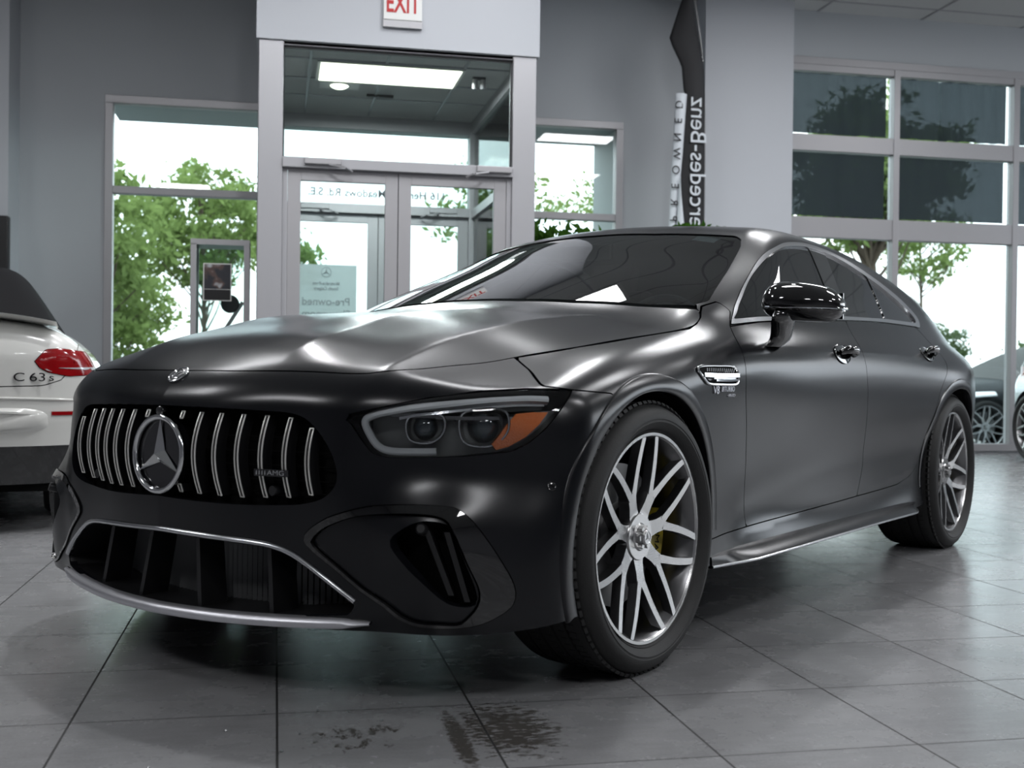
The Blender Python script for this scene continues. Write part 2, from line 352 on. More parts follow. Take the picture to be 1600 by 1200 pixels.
# ---- vestibule
VX0, VX1, VY = -.149, 2.022, 9.0
struct(MB().box(VX0 - .02, VX1 + .02, VY - .03, BY, 3.345, CEIL), 'wall_header', M['wall_lt'])
struct(MB().box(VX0, VX1, VY, BY, 3.32, 3.345), 'ceiling_vestibule', M['ceil'])
g = MB()
for x in (.25, .86, 1.50): g.box(x - .012, x + .012, VY + .1, BY - .1, 3.312, 3.3205)
for y in (9.35, 9.97, 10.58): g.box(VX0 + .1, VX1 - .1, y - .012, y + .012, 3.3115, 3.3205)
struct(g, 'trim_2', M['alu_lt'])
def door_leaf(name, x0, x1, z1, y, hinge, st=.10, top=.085):
    r = tag(empty(name, (hinge, y, 0)), kind='structure')
    f = MB(); f.box(x0, x0 + st, y - .022, y + .022, .02, z1); f.box(x1 - st, x1, y - .022, y + .022, .02, z1)
    f.box(x0 + st, x1 - st, y - .022, y + .022, z1 - top, z1); f.box(x0 + st, x1 - st, y - .022, y + .022, .02, .24)
    o = f.build('door_frame', M['alu'], r, bevel=.003); o.location = (-hinge, -y, 0)
    o = MB().box(x0 + st, x1 - st, y - .004, y + .004, .24, z1 - top).build('glass_pane', M['glass'], r); o.location = (-hinge, -y, 0)
    hx = x1 - st / 2 if hinge == x0 else x0 + st / 2
    o = MB().tube([(hx, y - .02, .95), (hx, y - .07, .95), (hx, y - .07, 1.25), (hx, y - .02, 1.25)], .012).build('push_handle', M['alu_lt'], r, smooth=True); o.location = (-hinge, -y, 0)
    return r
fr = MB()
for a, b in ((VX0, .035), (1.835, VX1)): fr.box(a, b, VY - .01, VY + .14, 0, 3.345)
fr.box(.035, 1.835, VY, VY + .12, 3.315, 3.345); fr.box(.035, 1.835, VY - .03, VY + .12, 2.375, 2.455)
fr.box(.035, .075, VY + .02, VY + .12, 0, 2.375); fr.box(1.795, 1.835, VY + .02, VY + .12, 0, 2.375)
struct(fr, 'door_frame_1', M['alu_lt'], bevel=.004)
fr = MB()
fr.box(.035, .045, VY + .05, VY + .06, 2.455, 3.315); fr.box(1.82, 1.835, VY + .03, VY + .05, 2.455, 3.315); fr.box(.035, 1.835, VY + .03, VY + .05, 3.3, 3.315)
struct(fr, 'trim_3', M['alu_dk'])
struct(MB().box(.04, 1.83, VY + .04, VY + .048, 2.455, 3.315), 'window_4', M['glass'])
door_leaf('door_1', .076, .927, 2.374, VY + .05, .076, top=.09); door_leaf('door_2', .933, 1.794, 2.374, VY + .05, 1.794, top=.09)
struct(MB().box(.918, .942, VY + .045, VY + .056, .02, 2.372), 'trim_5', M['alu_dk']); struct(MB().box(.968, .992, BY + .025, BY + .035, .02, 2.368), 'trim_6', M['alu_dk'])
def closer(x, y, z, s, lb):
    r = tag(empty('door_closer', (x, y, z)), lb, 'door closer', 'door closers')
    MB().box(-.14, .14, -.035, .02, -.02, .03).build('body', M['alu'], r, bevel=.006)
    MB().bar((0.05 * s, -.04, -.02), (.17 * s, -.11, -.05), .02, .012).bar((.17 * s, -.11, -.05), (.22 * s, -.02, -.065), .02, .012).build('arm', M['alu'], r)
closer(.34, VY - .03, 2.42, 1, 'grey door closer over the left showroom door leaf')
closer(1.68, VY - .03, 2.42, -1, 'grey door closer over the right showroom door leaf')
closer(.36, BY - .03, 2.42, 1, 'grey door closer over the left outer door, seen through the glass')
closer(1.62, BY - .03, 2.42, -1, 'grey door closer over the right outer door, seen through the glass')
# outer frame, doors, side glazing
fr = MB()
fr.box(-.10, .06, BY - .06, BY + .1, 0, 3.34); fr.box(1.88, 2.03, BY - .06, BY + .1, 0, 3.34); fr.box(.06, 1.88, BY - .06, BY + .1, 3.19, 3.34); fr.box(.06, 1.88, BY - .05, BY + .1, 2.37, 2.46)
struct(fr, 'door_frame_2', M['alu'], bevel=.004)
struct(MB().box(.06, 1.88, BY, BY + .008, 2.46, 3.19), 'window_5', M['glass'])
door_leaf('door_3', .061, .977, 2.368, BY + .03, .061); door_leaf('door_4', .983, 1.879, 2.368, BY + .03, 1.879)
for sx, nm in ((1.93, 'window_6'), (-.06, 'window_7')):
    fr = MB().box(sx - .04, sx + .04, VY + .14, BY - .06, 3.20, 3.32).box(sx - .03, sx + .03, VY + .14, BY - .06, 2.36, 2.44).box(sx - .04, sx + .04, VY + .14, BY - .06, 0, .12)
    r = tag(empty(nm, (sx, VY + .14, 0)), kind='structure')
    o = fr.build('window_frame', M['alu'], r); o.location = (-sx, -VY - .14, 0)
    o = MB().box(sx - .004, sx + .004, VY + .14, BY - .06, .12, 3.2).build('glass_pane', M['glass'], r); o.location = (-sx, -VY - .14, 0)
def fitting(name, x, y, z, a, b, lb, grp=None):
    r = tag(empty(name, (x, y, z)), lb, 'ceiling light', grp)
    MB().box(-a / 2 - .03, a / 2 + .03, -b / 2 - .03, b / 2 + .03, -.012, .02).build('frame', M['white'], r)
    MB().box(-a / 2, a / 2, -b / 2, b / 2, -.018, -.012).build('diffuser', M['lamp_on'], r)
fitting('ceiling_light', .91, 9.67, 3.312, 1.15, .55, 'long lit rectangular ceiling light inside the glass entrance lobby')
r = tag(empty('downlight', (.52, 10.15, 3.315)), 'small round lit downlight next to the long lobby light', 'ceiling light')
MB().box(-.17, .17, -.11, .11, -.008, .0).build('plate', M['white'], r)
MB().lathe([(0, -.03), (.05, -.028), (.075, -.014), (.08, -.008)], 24, axis='z').build('lens', M['lamp_on'], r, smooth=True)
tag(MB().box(.78, 1.02, 10.42, 10.46, 3.30, 3.3185).build('air_slot', M['ceil_dk']), 'small dark air slot in the lobby ceiling behind the long light', 'vent')
r = tag(empty('security_camera', (1.66, 9.62, 3.31)), 'small grey security camera pair under the lobby ceiling, right corner', 'camera')
MB().box(-.05, .06, -.02, .02, -.01, .01).build('bracket', M['alu_dk'], r)
for dx in (-.03, .04): MB().lathe([(0, -.09), (.02, -.09), (.024, -.07), (.024, -.01), (0, -.008)], 16, origin=(dx, 0, 0), axis='z').build('camera_body', M['alu'], r, smooth=True)
# exit sign
r = tag(empty('exit_sign', (.94, VY - .035, 3.515)), 'illuminated white exit sign with red letters on the header over the doors', 'sign')
MB().box(-.15, .15, -.035, 0, .03, .26).build('housing', M['white'], r, bevel=.005)
MB().box(-.152, .152, -.03, 0, -.025, .028).build('lower_housing', M['alu'], r)
M['red'] = mat('red_letters', (.45, .01, .01), .5, emit=(.6, .02, .02), es=.02)
text_obj('lettering', 'EXIT', .215, M['red'], frame4((0, -.037, .155), (1, 0, 0), (0, 0, 1), (0, -1, 0)), r, .001, squeeze=.60, bold=.004)
# address on the outer transom (reads from outside)
M['vinyl'] = mat('vinyl_letters', (.12, .13, .15), .5)
t = empty('address_sign', (1.03, BY - .006, 2.572))
xw = .62
for w_ in ('116', 'Heritage', 'Meadows', 'Rd.', 'S.E.'):
    o = text_obj('lettering', w_, .106, M['vinyl'], frame4((xw, 0, 0), (-1, 0, 0), (0, 0, 1), (0, 1, 0)), t, .001, ax='LEFT', bold=.0022)
    xw = min(v.co.x for v in o.data.vertices) - .035
tag(t, 'street address lettering on the glass above the outer doors, seen reversed', 'lettering')
# poster on the outer left door
M['poster'] = window_shade_mat(); M['poster_ink'] = mat('poster_ink', (.30, .34, .35), .7)
for n_ in M['poster'].node_tree.nodes:
    if n_.type == 'BSDF_DIFFUSE': n_.inputs[0].default_value = (.60, .68, .68, 1)
    if n_.type == 'BSDF_TRANSLUCENT': n_.inputs[0].default_value = (.50, .60, .60, 1)
r = tag(empty('door_poster', (.476, BY - .02, 1.2)), 'pale green-white showroom poster stuck on the left outer door, seen reversed', 'poster')
MB().add([(-.296, .002, -.28), (.296, .002, -.28), (.296, .002, .66), (-.296, .002, .66)], [(0, 1, 2, 3)]).build('sheet', M['poster'], r)
def star(mb, c, R_, ax, ay, w=.10, ring=.06, n_=None):
    c = np.array(c, float); ax = np.array(ax, float); ay = np.array(ay, float); nn = np.cross(ax, ay)
    th = np.linspace(0, 2 * PI, 49)[:-1]
    mb.tube([c + R_ * (math.cos(t_) * ax + math.sin(t_) * ay) for t_ in th], ring * R_, 8, closed=True)
    for k in range(3):
        a = PI / 2 + k * 2 * PI / 3; d = math.cos(a) * ax + math.sin(a) * ay; s_ = np.cross(nn, d)
        tip = c + d * R_ * .98; b1 = c + s_ * w * R_ ; b2 = c - s_ * w * R_; top = c + nn * w * R_ * 1.1; bk = c - nn * .02 * R_
        root = c - d * R_ * w * .6
        mb.add([tip, b1, top, b2, root], [(0, 1, 2), (0, 2, 3), (1, 4, 2), (4, 3, 2), (0, 3, 4, 1)])
mb = MB(); star(mb, (0, -.002, .585), .048, (1, 0, 0), (0, 0, 1), .16, .05); mb.build('emblem', M['poster_ink'], r)
for s_, z, t_ in ((.042, .475, 'Mercedes-Benz'), (.042, .425, 'South Calgary'), (.105, .295, 'Pre-owned'), (.105, .175, 'Showroom')):
    text_obj('lettering', t_, s_, M['poster_ink'], frame4((0, -.002, z), (-1, 0, 0), (0, 0, 1), (0, 1, 0)), r, .001, bold=.0015)
# ---------- tensor spline tables ----------
class Tab:
    def __init__(s,a,b,V):
        s.a=np.array(a,float);s.b=np.array(b,float);s.V=np.array(V,float)
        assert s.V.shape==(len(a),len(b)),(s.V.shape,len(a),len(b))
        s.A=s.card(s.a);s.B=s.card(s.b)
    @staticmethod
    def card(k):
        n=len(k);t=np.linspace(k[0],k[-1],int((k[-1]-k[0])/.002)+2);h=np.diff(k)
        M=np.zeros((n,n));Rr=np.zeros((n,n));M[0,0]=M[-1,-1]=1
        for i in range(1,n-1):
            M[i,i-1]=h[i-1];M[i,i]=2*(h[i-1]+h[i]);M[i,i+1]=h[i]
            Rr[i,i-1]+=6/h[i-1];Rr[i,i]-=6/h[i-1]+6/h[i];Rr[i,i+1]+=6/h[i]
        m=np.linalg.solve(M,Rr)            # second derivs per cardinal
        j=np.clip(np.searchsorted(k,t)-1,0,n-2);hh=h[j];u=(t-k[j])/hh
        I=np.eye(n)
        c=(1-u)[:,None]*I[j]+u[:,None]*I[j+1]+(hh**2/6)[:,None]*(((1-u)**3-(1-u))[:,None]*m[j]+(u**3-u)[:,None]*m[j+1])
        return t,c
    @staticmethod
    def ev(C,x):
        t,c=C;f=(np.clip(x,t[0],t[-1])-t[0])/(t[1]-t[0]);i=np.clip(f.astype(int),0,len(t)-2);u=(f-i)[...,None]
        return c[i]*(1-u)+c[i+1]*u
    def __call__(s,x,y):
        x,y=np.broadcast_arrays(x,y);sh=x.shape
        A=s.ev(s.A,x.ravel().astype(float));B=s.ev(s.B,y.ravel().astype(float))
        return ((A@s.V)*B).sum(1).reshape(sh)
    def grid(s,x,y):
        return s.ev(s.A,x)@s.V@s.ev(s.B,y).T
def line(xs,ys):
    T=Tab(xs,[0,1],[[v,v] for v in ys]);return lambda x:T(x,np.zeros_like(x))
def smax(a,b,k):
    h=np.maximum(k-np.abs(a-b),0)/k;return np.maximum(a,b)+h*h*k*.25
def smin(a,b,k):return -smax(-a,-b,k)
def sst(a,b,x):
    t=np.clip((x-a)/(b-a),0,1);return t*t*(3-2*t)
# half width S(x,z)
S=Tab([-4.2,-3.8,-3.4,-3.1,-2.8,-2.4,-1.9,-1.4,-.95,-.6,-.3,0,.25,.45,.6,.9],
      [.15,.25,.35,.5,.62,.74,.84,.92,1.0],[
 [.60,.64,.66,.69,.70,.71,.70,.68,.64],
 [.74,.77,.79,.815,.83,.835,.825,.80,.76],
 [.845,.865,.885,.910,.925,.930,.92,.89,.83],
 [.90,.915,.93,.955,.972,.980,.972,.935,.87],
 [.90,.905,.915,.94,.962,.972,.965,.925,.86],
 [.920,.912,.883,.915,.945,.958,.955,.928,.88],
 [.915,.905,.872,.905,.938,.953,.952,.930,.885],
 [.915,.905,.872,.905,.937,.952,.950,.930,.885],
 [.918,.908,.880,.910,.936,.950,.948,.926,.875],
 [.925,.918,.908,.918,.930,.942,.943,.922,.865],
 [.935,.935,.935,.938,.945,.952,.948,.920,.86],
 [.950,.950,.952,.956,.962,.965,.955,.925,.86],
 [.952,.952,.953,.957,.962,.962,.950,.915,.86],
 [.950,.950,.952,.955,.955,.950,.935,.90,.86],
 [.945,.945,.945,.945,.940,.930,.915,.89,.85],
 [.94,.94,.94,.93,.92,.91,.90,.88,.85]])
T=Tab([-4.2,-3.9,-3.4,-2.9,-2.2,-1.5,-.9,-.5,-.2,.1,.3,.45,.6,.75,.85,.95],[0,.2,.4,.55,.7,.8,.9,1.0],[
 [.92,.92,.92,.92,.90,.86,.81,.74],
 [.95,.95,.95,.95,.94,.91,.865,.80],
 [.98,.98,.98,.98,.985,.975,.935,.87],
 [1.0,1.0,1.0,1.0,1.0,.995,.958,.90],
 [1.0,1.0,1.0,1.0,1.0,1.0,.965,.915],
 [.99,.99,.99,.99,.99,.995,.965,.92],
 [.99,.99,.99,.985,.985,.98,.945,.90],
 [1.010,1.010,1.000,.990,.970,.952,.915,.87],
 [.998,1.002,.990,.971,.940,.915,.880,.84],
 [.978,.980,.966,.941,.900,.872,.838,.80],
 [.956,.958,.940,.908,.858,.825,.790,.76],
 [.925,.922,.905,.872,.812,.778,.748,.72],
 [.892,.888,.865,.825,.770,.738,.705,.67],
 [.822,.818,.792,.760,.718,.69,.66,.63],
 [.757,.750,.720,.690,.66,.63,.60,.57],
 [.690,.680,.650,.62,.60,.58,.55,.52]])
F=Tab([0,.2,.4,.54,.62,.7,.78,.86,.93,1.0],[.1,.2,.3,.45,.55,.65,.74,.85],[
 [.84,.862,.862,.868,.868,.868,.862,.82],
 [.82,.845,.845,.850,.850,.850,.842,.80],
 [.77,.800,.800,.800,.798,.797,.790,.74],
 [.72,.755,.760,.765,.762,.757,.745,.69],
 [.68,.720,.730,.735,.718,.710,.700,.65],
 [.65,.695,.712,.715,.670,.655,.640,.59],
 [.61,.660,.678,.672,.610,.600,.580,.53],
 [.54,.590,.600,.580,.525,.510,.490,.45],
 [.46,.500,.510,.480,.430,.420,.400,.36],
 [.36,.380,.380,.360,.330,.320,.300,.27]])
W=Tab([-4.1,-3.6,-3.2,-2.8,-2.3,-1.8,-1.3,-.8,-.5,-.1],[.9,1.0,1.1,1.2,1.3,1.4,1.5],[
 [.68,.63,.58,.53,.48,.43,.38],
 [.80,.74,.67,.60,.54,.48,.40],
 [.875,.825,.765,.695,.62,.54,.45],
 [.905,.862,.805,.738,.665,.59,.49],
 [.915,.872,.815,.752,.685,.61,.51],
 [.92,.873,.82,.755,.685,.61,.52],
 [.915,.870,.815,.750,.680,.605,.515],
 [.89,.845,.79,.73,.66,.59,.50],
 [.86,.81,.76,.70,.64,.57,.48],
 [.80,.76,.71,.66,.60,.53,.44]])
Zc=line([-4.3,-4.0,-3.7,-3.3,-2.9,-2.5,-2.1,-1.8,-1.55,-1.3,-1.0,-.7,-.3,0,.4,1.1],
        [.98,1.045,1.125,1.240,1.338,1.402,1.432,1.437,1.425,1.385,1.275,1.160,1.005,.885,.72,.3])
CFG=dict(archR=.397,band=.045)
def arch(x,z,xc):
    return np.hypot(x-xc,z-.36)
def lower(x,y,z):
    ya=np.abs(y)
    s=S(x,z)
    # lower door crease rising to the rear
    zl=.385+(-.55-x)*.062
    d=z-zl;m=sst(-.42,-1.05,x)*sst(-2.65,-2.35,x)
    s=s+m*.22*np.minimum((np.sqrt(d*d+.0002)-d)/2,.10)-m*.006*np.exp(-(d/.07)**2)
    a=ya-s
    t=T(x,ya)
    # hood domes
    yi=.30-.07*sst(.6,-.2,x);f=sst(.78,.60,x)*sst(-.5,-.2,x)
    t=t+f*(.010*np.exp(-np.sqrt((ya-.572)**2+.00006)/.045)+.006*np.exp(-np.sqrt((ya-yi)**2+.0001)/.04)-.004*np.exp(-((ya-.43)/.09)**2))
    b=z-t
    c=x-F(ya,z)
    r=(-4.13+.30*ya**2+.10*(z-.6)**2-x)
    o=smax(a,b,.10);o=smax(o,c,.06);o=smax(o,r,.16)
    return o
def cabin(x,y,z):
    ya=np.abs(y);w=sst(-1.9,-1.2,x)
    Z=Zc(x+.33*w*ya**2)-ya**2*(.10-.04*sst(-1.3,-.7,x))
    return smax(smax(ya-W(x,z),z-Z,.09),x-.05,.05)
def body(x,y,z):
    return smin(lower(x,y,z),cabin(x,y,z),.035)
def grad(f,P,h=.0015):
    n=len(P);D=np.eye(3)*h
    Q=np.concatenate([P+D[0],P+D[1],P+D[2],P-D[0],P-D[1],P-D[2]]);v=f(*Q.T).reshape(6,n)
    return ((v[:3]-v[3:])/(2*h)).T
def newton(f,P,n=4):
    for _ in range(n):
        g=grad(f,P);v=f(*P.T);P=P-(v/np.maximum((g*g).sum(1),.2))[:,None]*g
    return P
def nets(f,lo,hi,h):
    ax=[np.arange(lo[k],hi[k]+h,h) for k in range(3)]
    X,Y,Zz=np.meshgrid(*ax,indexing='ij')
    V=np.empty(X.shape)
    for i in range(0,len(ax[0]),8):V[i:i+8]=f(X[i:i+8],Y[i:i+8],Zz[i:i+8])
    ins=V<0
    c=np.stack([ins[i:ins.shape[0]-1+i,j:ins.shape[1]-1+j,k:ins.shape[2]-1+k] for i in (0,1) for j in (0,1) for k in (0,1)])
    act=c.any(0)&~c.all(0);idx=-np.ones(act.shape,int);idx[act]=np.arange(act.sum())
    ijk=np.argwhere(act);P=np.array([ax[k][0] for k in range(3)])+(ijk+.5)*h
    Q=[]
    for k in range(3):
        a=ins.take(range(0,ins.shape[k]-1),k);b=ins.take(range(1,ins.shape[k]),k)
        ch=np.argwhere(a!=b);s=a[tuple(ch.T)]
        o=[m for m in range(3) if m!=k]
        ok=(ch[:,o[0]]>0)&(ch[:,o[1]]>0)&(ch[:,o[0]]<idx.shape[o[0]])&(ch[:,o[1]]<idx.shape[o[1]])
        ch=ch[ok];s=s[ok]
        def g(d0,d1):
            q=ch.copy();q[:,o[0]]+=d0;q[:,o[1]]+=d1;return idx[tuple(q.T)]
        q=np.stack([g(-1,-1),g(0,-1),g(0,0),g(-1,0)],1)
        if k==1:s=~s
        q[~s]=q[~s][:,::-1];Q.append(q)
    return P,np.concatenate(Q)
# ------------------------------------------------------------------ car paint and fittings
def paint_mat():
    m_ = mat('satin_black_paint', (.013, .0135, .0155), .34, .55, spec=.6)
    nt = m_.node_tree; b = nt.nodes['Principled BSDF']
    b.inputs['Base Color'].default_value = (.0060, .0065, .0085, 1); b.inputs['Metallic'].default_value = .1; b.inputs['Roughness'].default_value = .235
    n = nt.nodes.new('ShaderNodeTexNoise'); n.inputs['Scale'].default_value = 900; tcx = nt.nodes.new('ShaderNodeTexCoord')
    bp = nt.nodes.new('ShaderNodeBump'); bp.inputs['Strength'].default_value = .02; bp.inputs['Distance'].default_value = .001
    nt.links.new(tcx.outputs['Object'], n.inputs['Vector']); nt.links.new(n.outputs['Fac'], bp.inputs['Height']); nt.links.new(bp.outputs['Normal'], b.inputs['Normal'])
    b.inputs['Coat Weight'].default_value = 0.; b.inputs['Specular IOR Level'].default_value = .46
    return m_
M['paint'] = paint_mat()
M['gloss'] = mat('gloss_black', (.004, .004, .0045), .04, spec=.6, coat=1, coat_r=.02)
M['satinblk'] = mat('satin_black_trim', (.010, .010, .011), .35)
M['void'] = mat('unlit_black_plastic', (.004, .004, .004), .8, spec=.1)
M['brushed'] = mat('brushed_silver_trim', (.70, .70, .74), .38, .9)
M['slat'] = mat('bright_slat_metal', (.88, .87, .83), .36, .65)
M['satinchr'] = mat('satin_chrome', (.62, .63, .65), .22, 1.)
M['alloy'] = mat('machined_alloy', (.52, .52, .52), .24, 1., bump=(220, .05))
M['alloy_dk'] = mat('titanium_grey_alloy', (.20, .20, .205), .3, 1.)
M['steel'] = mat('brake_steel', (.22, .22, .22), .35, 1.)
M['caliper'] = mat('yellow_caliper', (.42, .33, .02), .4, coat=.5)
M['lens'] = glass('headlight_lens', (.93, .95, .96), 1.0)
M['tint'] = mat('tinted_glass', (.006, .007, .008), .03, spec=.55, coat=.3, coat_r=.01)
M['wsglass'] = glass('windscreen_glass', (.40, .46, .46), 1.6)
M['guide'] = mat('light_guide', (.88, .90, .92), .35, coat=.6)
M['lampgrey'] = mat('lamp_interior_grey', (.16, .165, .16), .3, .5)
M['amber'] = mat('amber_reflector', (.85, .19, .02), .22, coat=1, bump=(260, .35))
M['orb'] = glass('projector_lens', (.55, .62, .66), 2.2)
M['leather'] = mat('dark_interior', (.020, .020, .021), .6)
M['badge_dk'] = mat('badge_black_glass', (.006, .006, .008), .05, coat=1)
CAR = empty('car', (.34928736, 3.62942662, 0), -2.39903936)
tag(CAR, 'satin black four-door sports car with slatted grille, parked in the middle of the tiled showroom', 'car')
# ------------------------------------------------------------------ trimmed surface panels
def pgf(poly, ax):
    """signed distance (positive inside) to a closed outline in a projection of the points"""
    P = np.array(poly, float)
    def f(V):
        q = ax(V); out = np.full(len(q), -1e9)
        lo, hi = P.min(0) - .12, P.max(0) + .12
        near = ((q > lo) & (q < hi)).all(1); qq = q[near]
        if len(qq):
            A = P; B = np.roll(P, -1, 0); d = np.full(len(qq), 1e9); ins = np.zeros(len(qq), bool)
            for a, b in zip(A, B):
                e = b - a; L = max(e @ e, 1e-12); t = np.clip(((qq - a) @ e) / L, 0, 1)
                d = np.minimum(d, np.hypot(*(qq - a - t[:, None] * e).T))
                c = (a[1] > qq[:, 1]) != (b[1] > qq[:, 1])
                with np.errstate(divide='ignore', invalid='ignore'):
                    ins ^= c & (qq[:, 0] < (b[0] - a[0]) * (qq[:, 1] - a[1]) / (b[1] - a[1]) + a[0])
            out[near] = np.where(ins, d, -d)
        out[~near] = -.1
        return out
    return f
axXZ = lambda V: V[:, [0, 2]]
axXY = lambda V: V[:, [0, 1]]
axYZ = lambda V: V[:, [1, 2]]
axSZ = lambda V: np.stack([np.arctan2(V[:, 1], V[:, 0] + .1) * .85, V[:, 2]], 1)
def clip(V, Fc, s):
    """keeps the part of a triangle mesh where s > 0"""
    pos = s > 0; k = pos[Fc].sum(1)
    keep = Fc[k == 3]; newF = [keep]; ext = []; cache = {}
    nV = len(V)
    def cut(a, b):
        key = np.where(a < b, a * 10000000 + b, b * 10000000 + a); return key
    parts = Fc[(k == 1) | (k == 2)]; kk = k[(k == 1) | (k == 2)]
    if len(parts):
        # rotate so that the odd-one-out vertex comes first
        odd = np.where(kk[:, None] == 1, pos[parts], ~pos[parts]); r = odd.argmax(1)
        idx = (r[:, None] + np.arange(3)) % 3; T = np.take_along_axis(parts, idx, 1)
        e1 = cut(T[:, 0], T[:, 1]); e2 = cut(T[:, 0], T[:, 2])
        al = np.concatenate([e1, e2]); u, inv = np.unique(al, return_inverse=True)
        a = u // 10000000; b = u % 10000000; t = s[a] / (s[a] - s[b]); t = np.clip(t, 0, 1)
        Vn = V[a] + t[:, None] * (V[b] - V[a]); i1 = nV + inv[:len(e1)]; i2 = nV + inv[len(e1):]
        V = np.concatenate([V, Vn])
        one = kk == 1
        newF.append(np.stack([T[one, 0], i1[one], i2[one]], 1))
        tw = ~one
        newF.append(np.stack([i1[tw], T[tw, 1], T[tw, 2]], 1)); newF.append(np.stack([i1[tw], T[tw, 2], i2[tw]], 1))
    Fc = np.concatenate(newF); used = np.unique(Fc); rm = np.full(len(V), -1); rm[used] = np.arange(len(used))
    return V[used], rm[Fc]
def shell_mesh(f, lo, hi, h):
    P, Q = nets(f, lo, hi, h); P = newton(f, P, 5)
    Fc = np.concatenate([Q[:, [0, 1, 2]], Q[:, [0, 2, 3]]])
    return clip(P, Fc, P[:, 1] - 0.0)
def flange(V, Fc, Nn, depth):
    E = np.concatenate([Fc[:, [0, 1]], Fc[:, [1, 2]], Fc[:, [2, 0]]]); key = np.sort(E, 1)
    u, inv, cnt = np.unique(key, axis=0, return_inverse=True, return_counts=True); inv = inv.ravel()
    B = E[cnt[inv] == 1]; B = B[~((np.abs(V[B[:, 0], 1]) < 2e-3) & (np.abs(V[B[:, 1], 1]) < 2e-3))]
    vs = np.unique(B); m_ = {v: i for i, v in enumerate(vs)}; n = len(V); k = len(vs)
    top = V[vs]; bot = V[vs] - Nn[vs] * depth
    V2 = np.concatenate([V, top, bot]); out = np.zeros((k, 3))
    i0 = np.array([m_[a] for a in B[:, 0]], int); i1 = np.array([m_[a] for a in B[:, 1]], int)
    en = np.cross(V[B[:, 1]] - V[B[:, 0]], Nn[B[:, 0]])
    np.add.at(out, i0, en); np.add.at(out, i1, en); out /= np.linalg.norm(out, axis=1)[:, None] + 1e-9
    q = np.stack([n + i1, n + i0, n + k + i0, n + k + i1], 1)
    N2 = np.concatenate([Nn, out, out])
    return V2, np.concatenate([Fc, q[:, [0, 1, 2]], q[:, [0, 2, 3]]]), N2
def mesh_obj(name, V, Fc, Nn, m_, parent):
    me = bpy.data.meshes.new(name); me.from_pydata(V.tolist(), [], Fc.tolist()); me.update()
    me.polygons.foreach_set('use_smooth', [True] * len(me.polygons)); me.materials.append(m_)
    me.normals_split_custom_set_from_vertices(Nn.tolist())
    o = bpy.data.objects.new(name, me); col.objects.link(o)
    if parent: o.parent = parent
    return o
def panel(base, f, cons, off=0., depth=.012):
    V, Fc = base
    for c in cons:
        if len(Fc) == 0: break
        V, Fc = clip(V, Fc, c(V))
    g = grad(f, V); Nn = g / np.linalg.norm(g, axis=1)[:, None]
    V = V + Nn * off
    if depth: V, Fc, Nn = flange(V, Fc, Nn, depth)
    return V, Fc, Nn
MIR = np.array([1, -1, 1.])
def both(P): V, Fc, Nn = P; return np.concatenate([V, V * MIR]), np.concatenate([Fc, Fc[:, ::-1] + len(V)]), np.concatenate([Nn, Nn * MIR])
def mirr(P): V, Fc, Nn = P; return V * MIR, Fc[:, ::-1], Nn * MIR
GAP = .0018
ins = lambda f, g=GAP: (lambda V: f(V) - g)
outs = lambda f, g=GAP: (lambda V: -f(V) - g)
# outlines (metres, in the car's own frame)
cr = lambda P, n=6: [tuple(p) for p in spl(P, n)]
L_fd = [(-.674, .959), (-.630, .905), (-.600, .839), (-.603, .752), (-.617, .696), (-.634, .641), (-.664, .512), (-.690, .412), (-.694, .321)]
L_b = [(-1.705, 1.022), (-1.700, .949), (-1.690, .888), (-1.697, .802), (-1.729, .649), (-1.749, .531), (-1.750, .449), (-1.692, .344)]
L_bot = [(-.392, .312), (-.524, .318), (-.694, .320), (-1.141, .329), (-1.692, .341), (-2.00, .346), (-2.200, .351)]
L_rr = [(-2.667, 1.039), (-2.80, .960), (-2.822, .883), (-2.679, .764), (-2.609, .648), (-2.563, .557), (-2.507, .435), (-2.380, .378), (-2.200, .351)]
L_cb = [(-.681, .963), (-.878, .982), (-1.20, 1.002), (-1.486, 1.014), (-1.705, 1.024), (-2.0, 1.034), (-2.25, 1.038), (-2.667, 1.039)]
L_ca = [(-.681, .963), (-.740, 1.003), (-.80, 1.040), (-.960, 1.118), (-1.251, 1.240), (-1.420, 1.293), (-1.613, 1.333), (-1.88, 1.352), (-2.157, 1.330), (-2.424, 1.268), (-2.577, 1.223), (-2.717, 1.163), (-2.80, 1.090), (-2.74, 1.040), (-2.667, 1.039)]
L_ga = [(-.722, .984), (-.765, 1.006), (-.827, 1.043), (-1.015, 1.134), (-1.262, 1.230), (-1.415, 1.278), (-1.592, 1.314), (-1.853, 1.332), (-2.101, 1.313), (-2.365, 1.250), (-2.512, 1.204), (-2.646, 1.146), (-2.732, 1.085), (-2.70, 1.060), (-2.62, 1.058)]
L_gb = [(-.722, .984), (-.894, 1.000), (-1.503, 1.030), (-1.739, 1.042), (-2.242, 1.056), (-2.62, 1.058)]
L_hood = [(.791, 0), (.781, .2), (.736, .397), (.682, .55), (.60, .615), (.491, .662), (.349, .722), (.125, .785), (-.142, .803), (-.454, .812), (-.528, .807), (-.584, .792), (-.617, .765)]
L_hback = [(-.617, .765), (-.585, .735), (-.52, .60), (-.455, .4), (-.42, .2), (-.41, 0)]
L_ws = [(-.445, 0), (-.455, .2), (-.49, .4), (-.56, .62), (-.643, .748), (-.70, .762), (-.774, .745), (-.965, .698), (-1.246, .622), (-1.315, .592), (-1.335, .560), (-1.286, .412), (-1.240, .26), (-1.215, 0)]
hoodP = [(.95, -.2)] + [(.791, -.2)] + cr(L_hood) + L_hback + [(-.41, -.2)]; hoodP = hoodP[1:]
f_hood = pgf(hoodP, axXY)
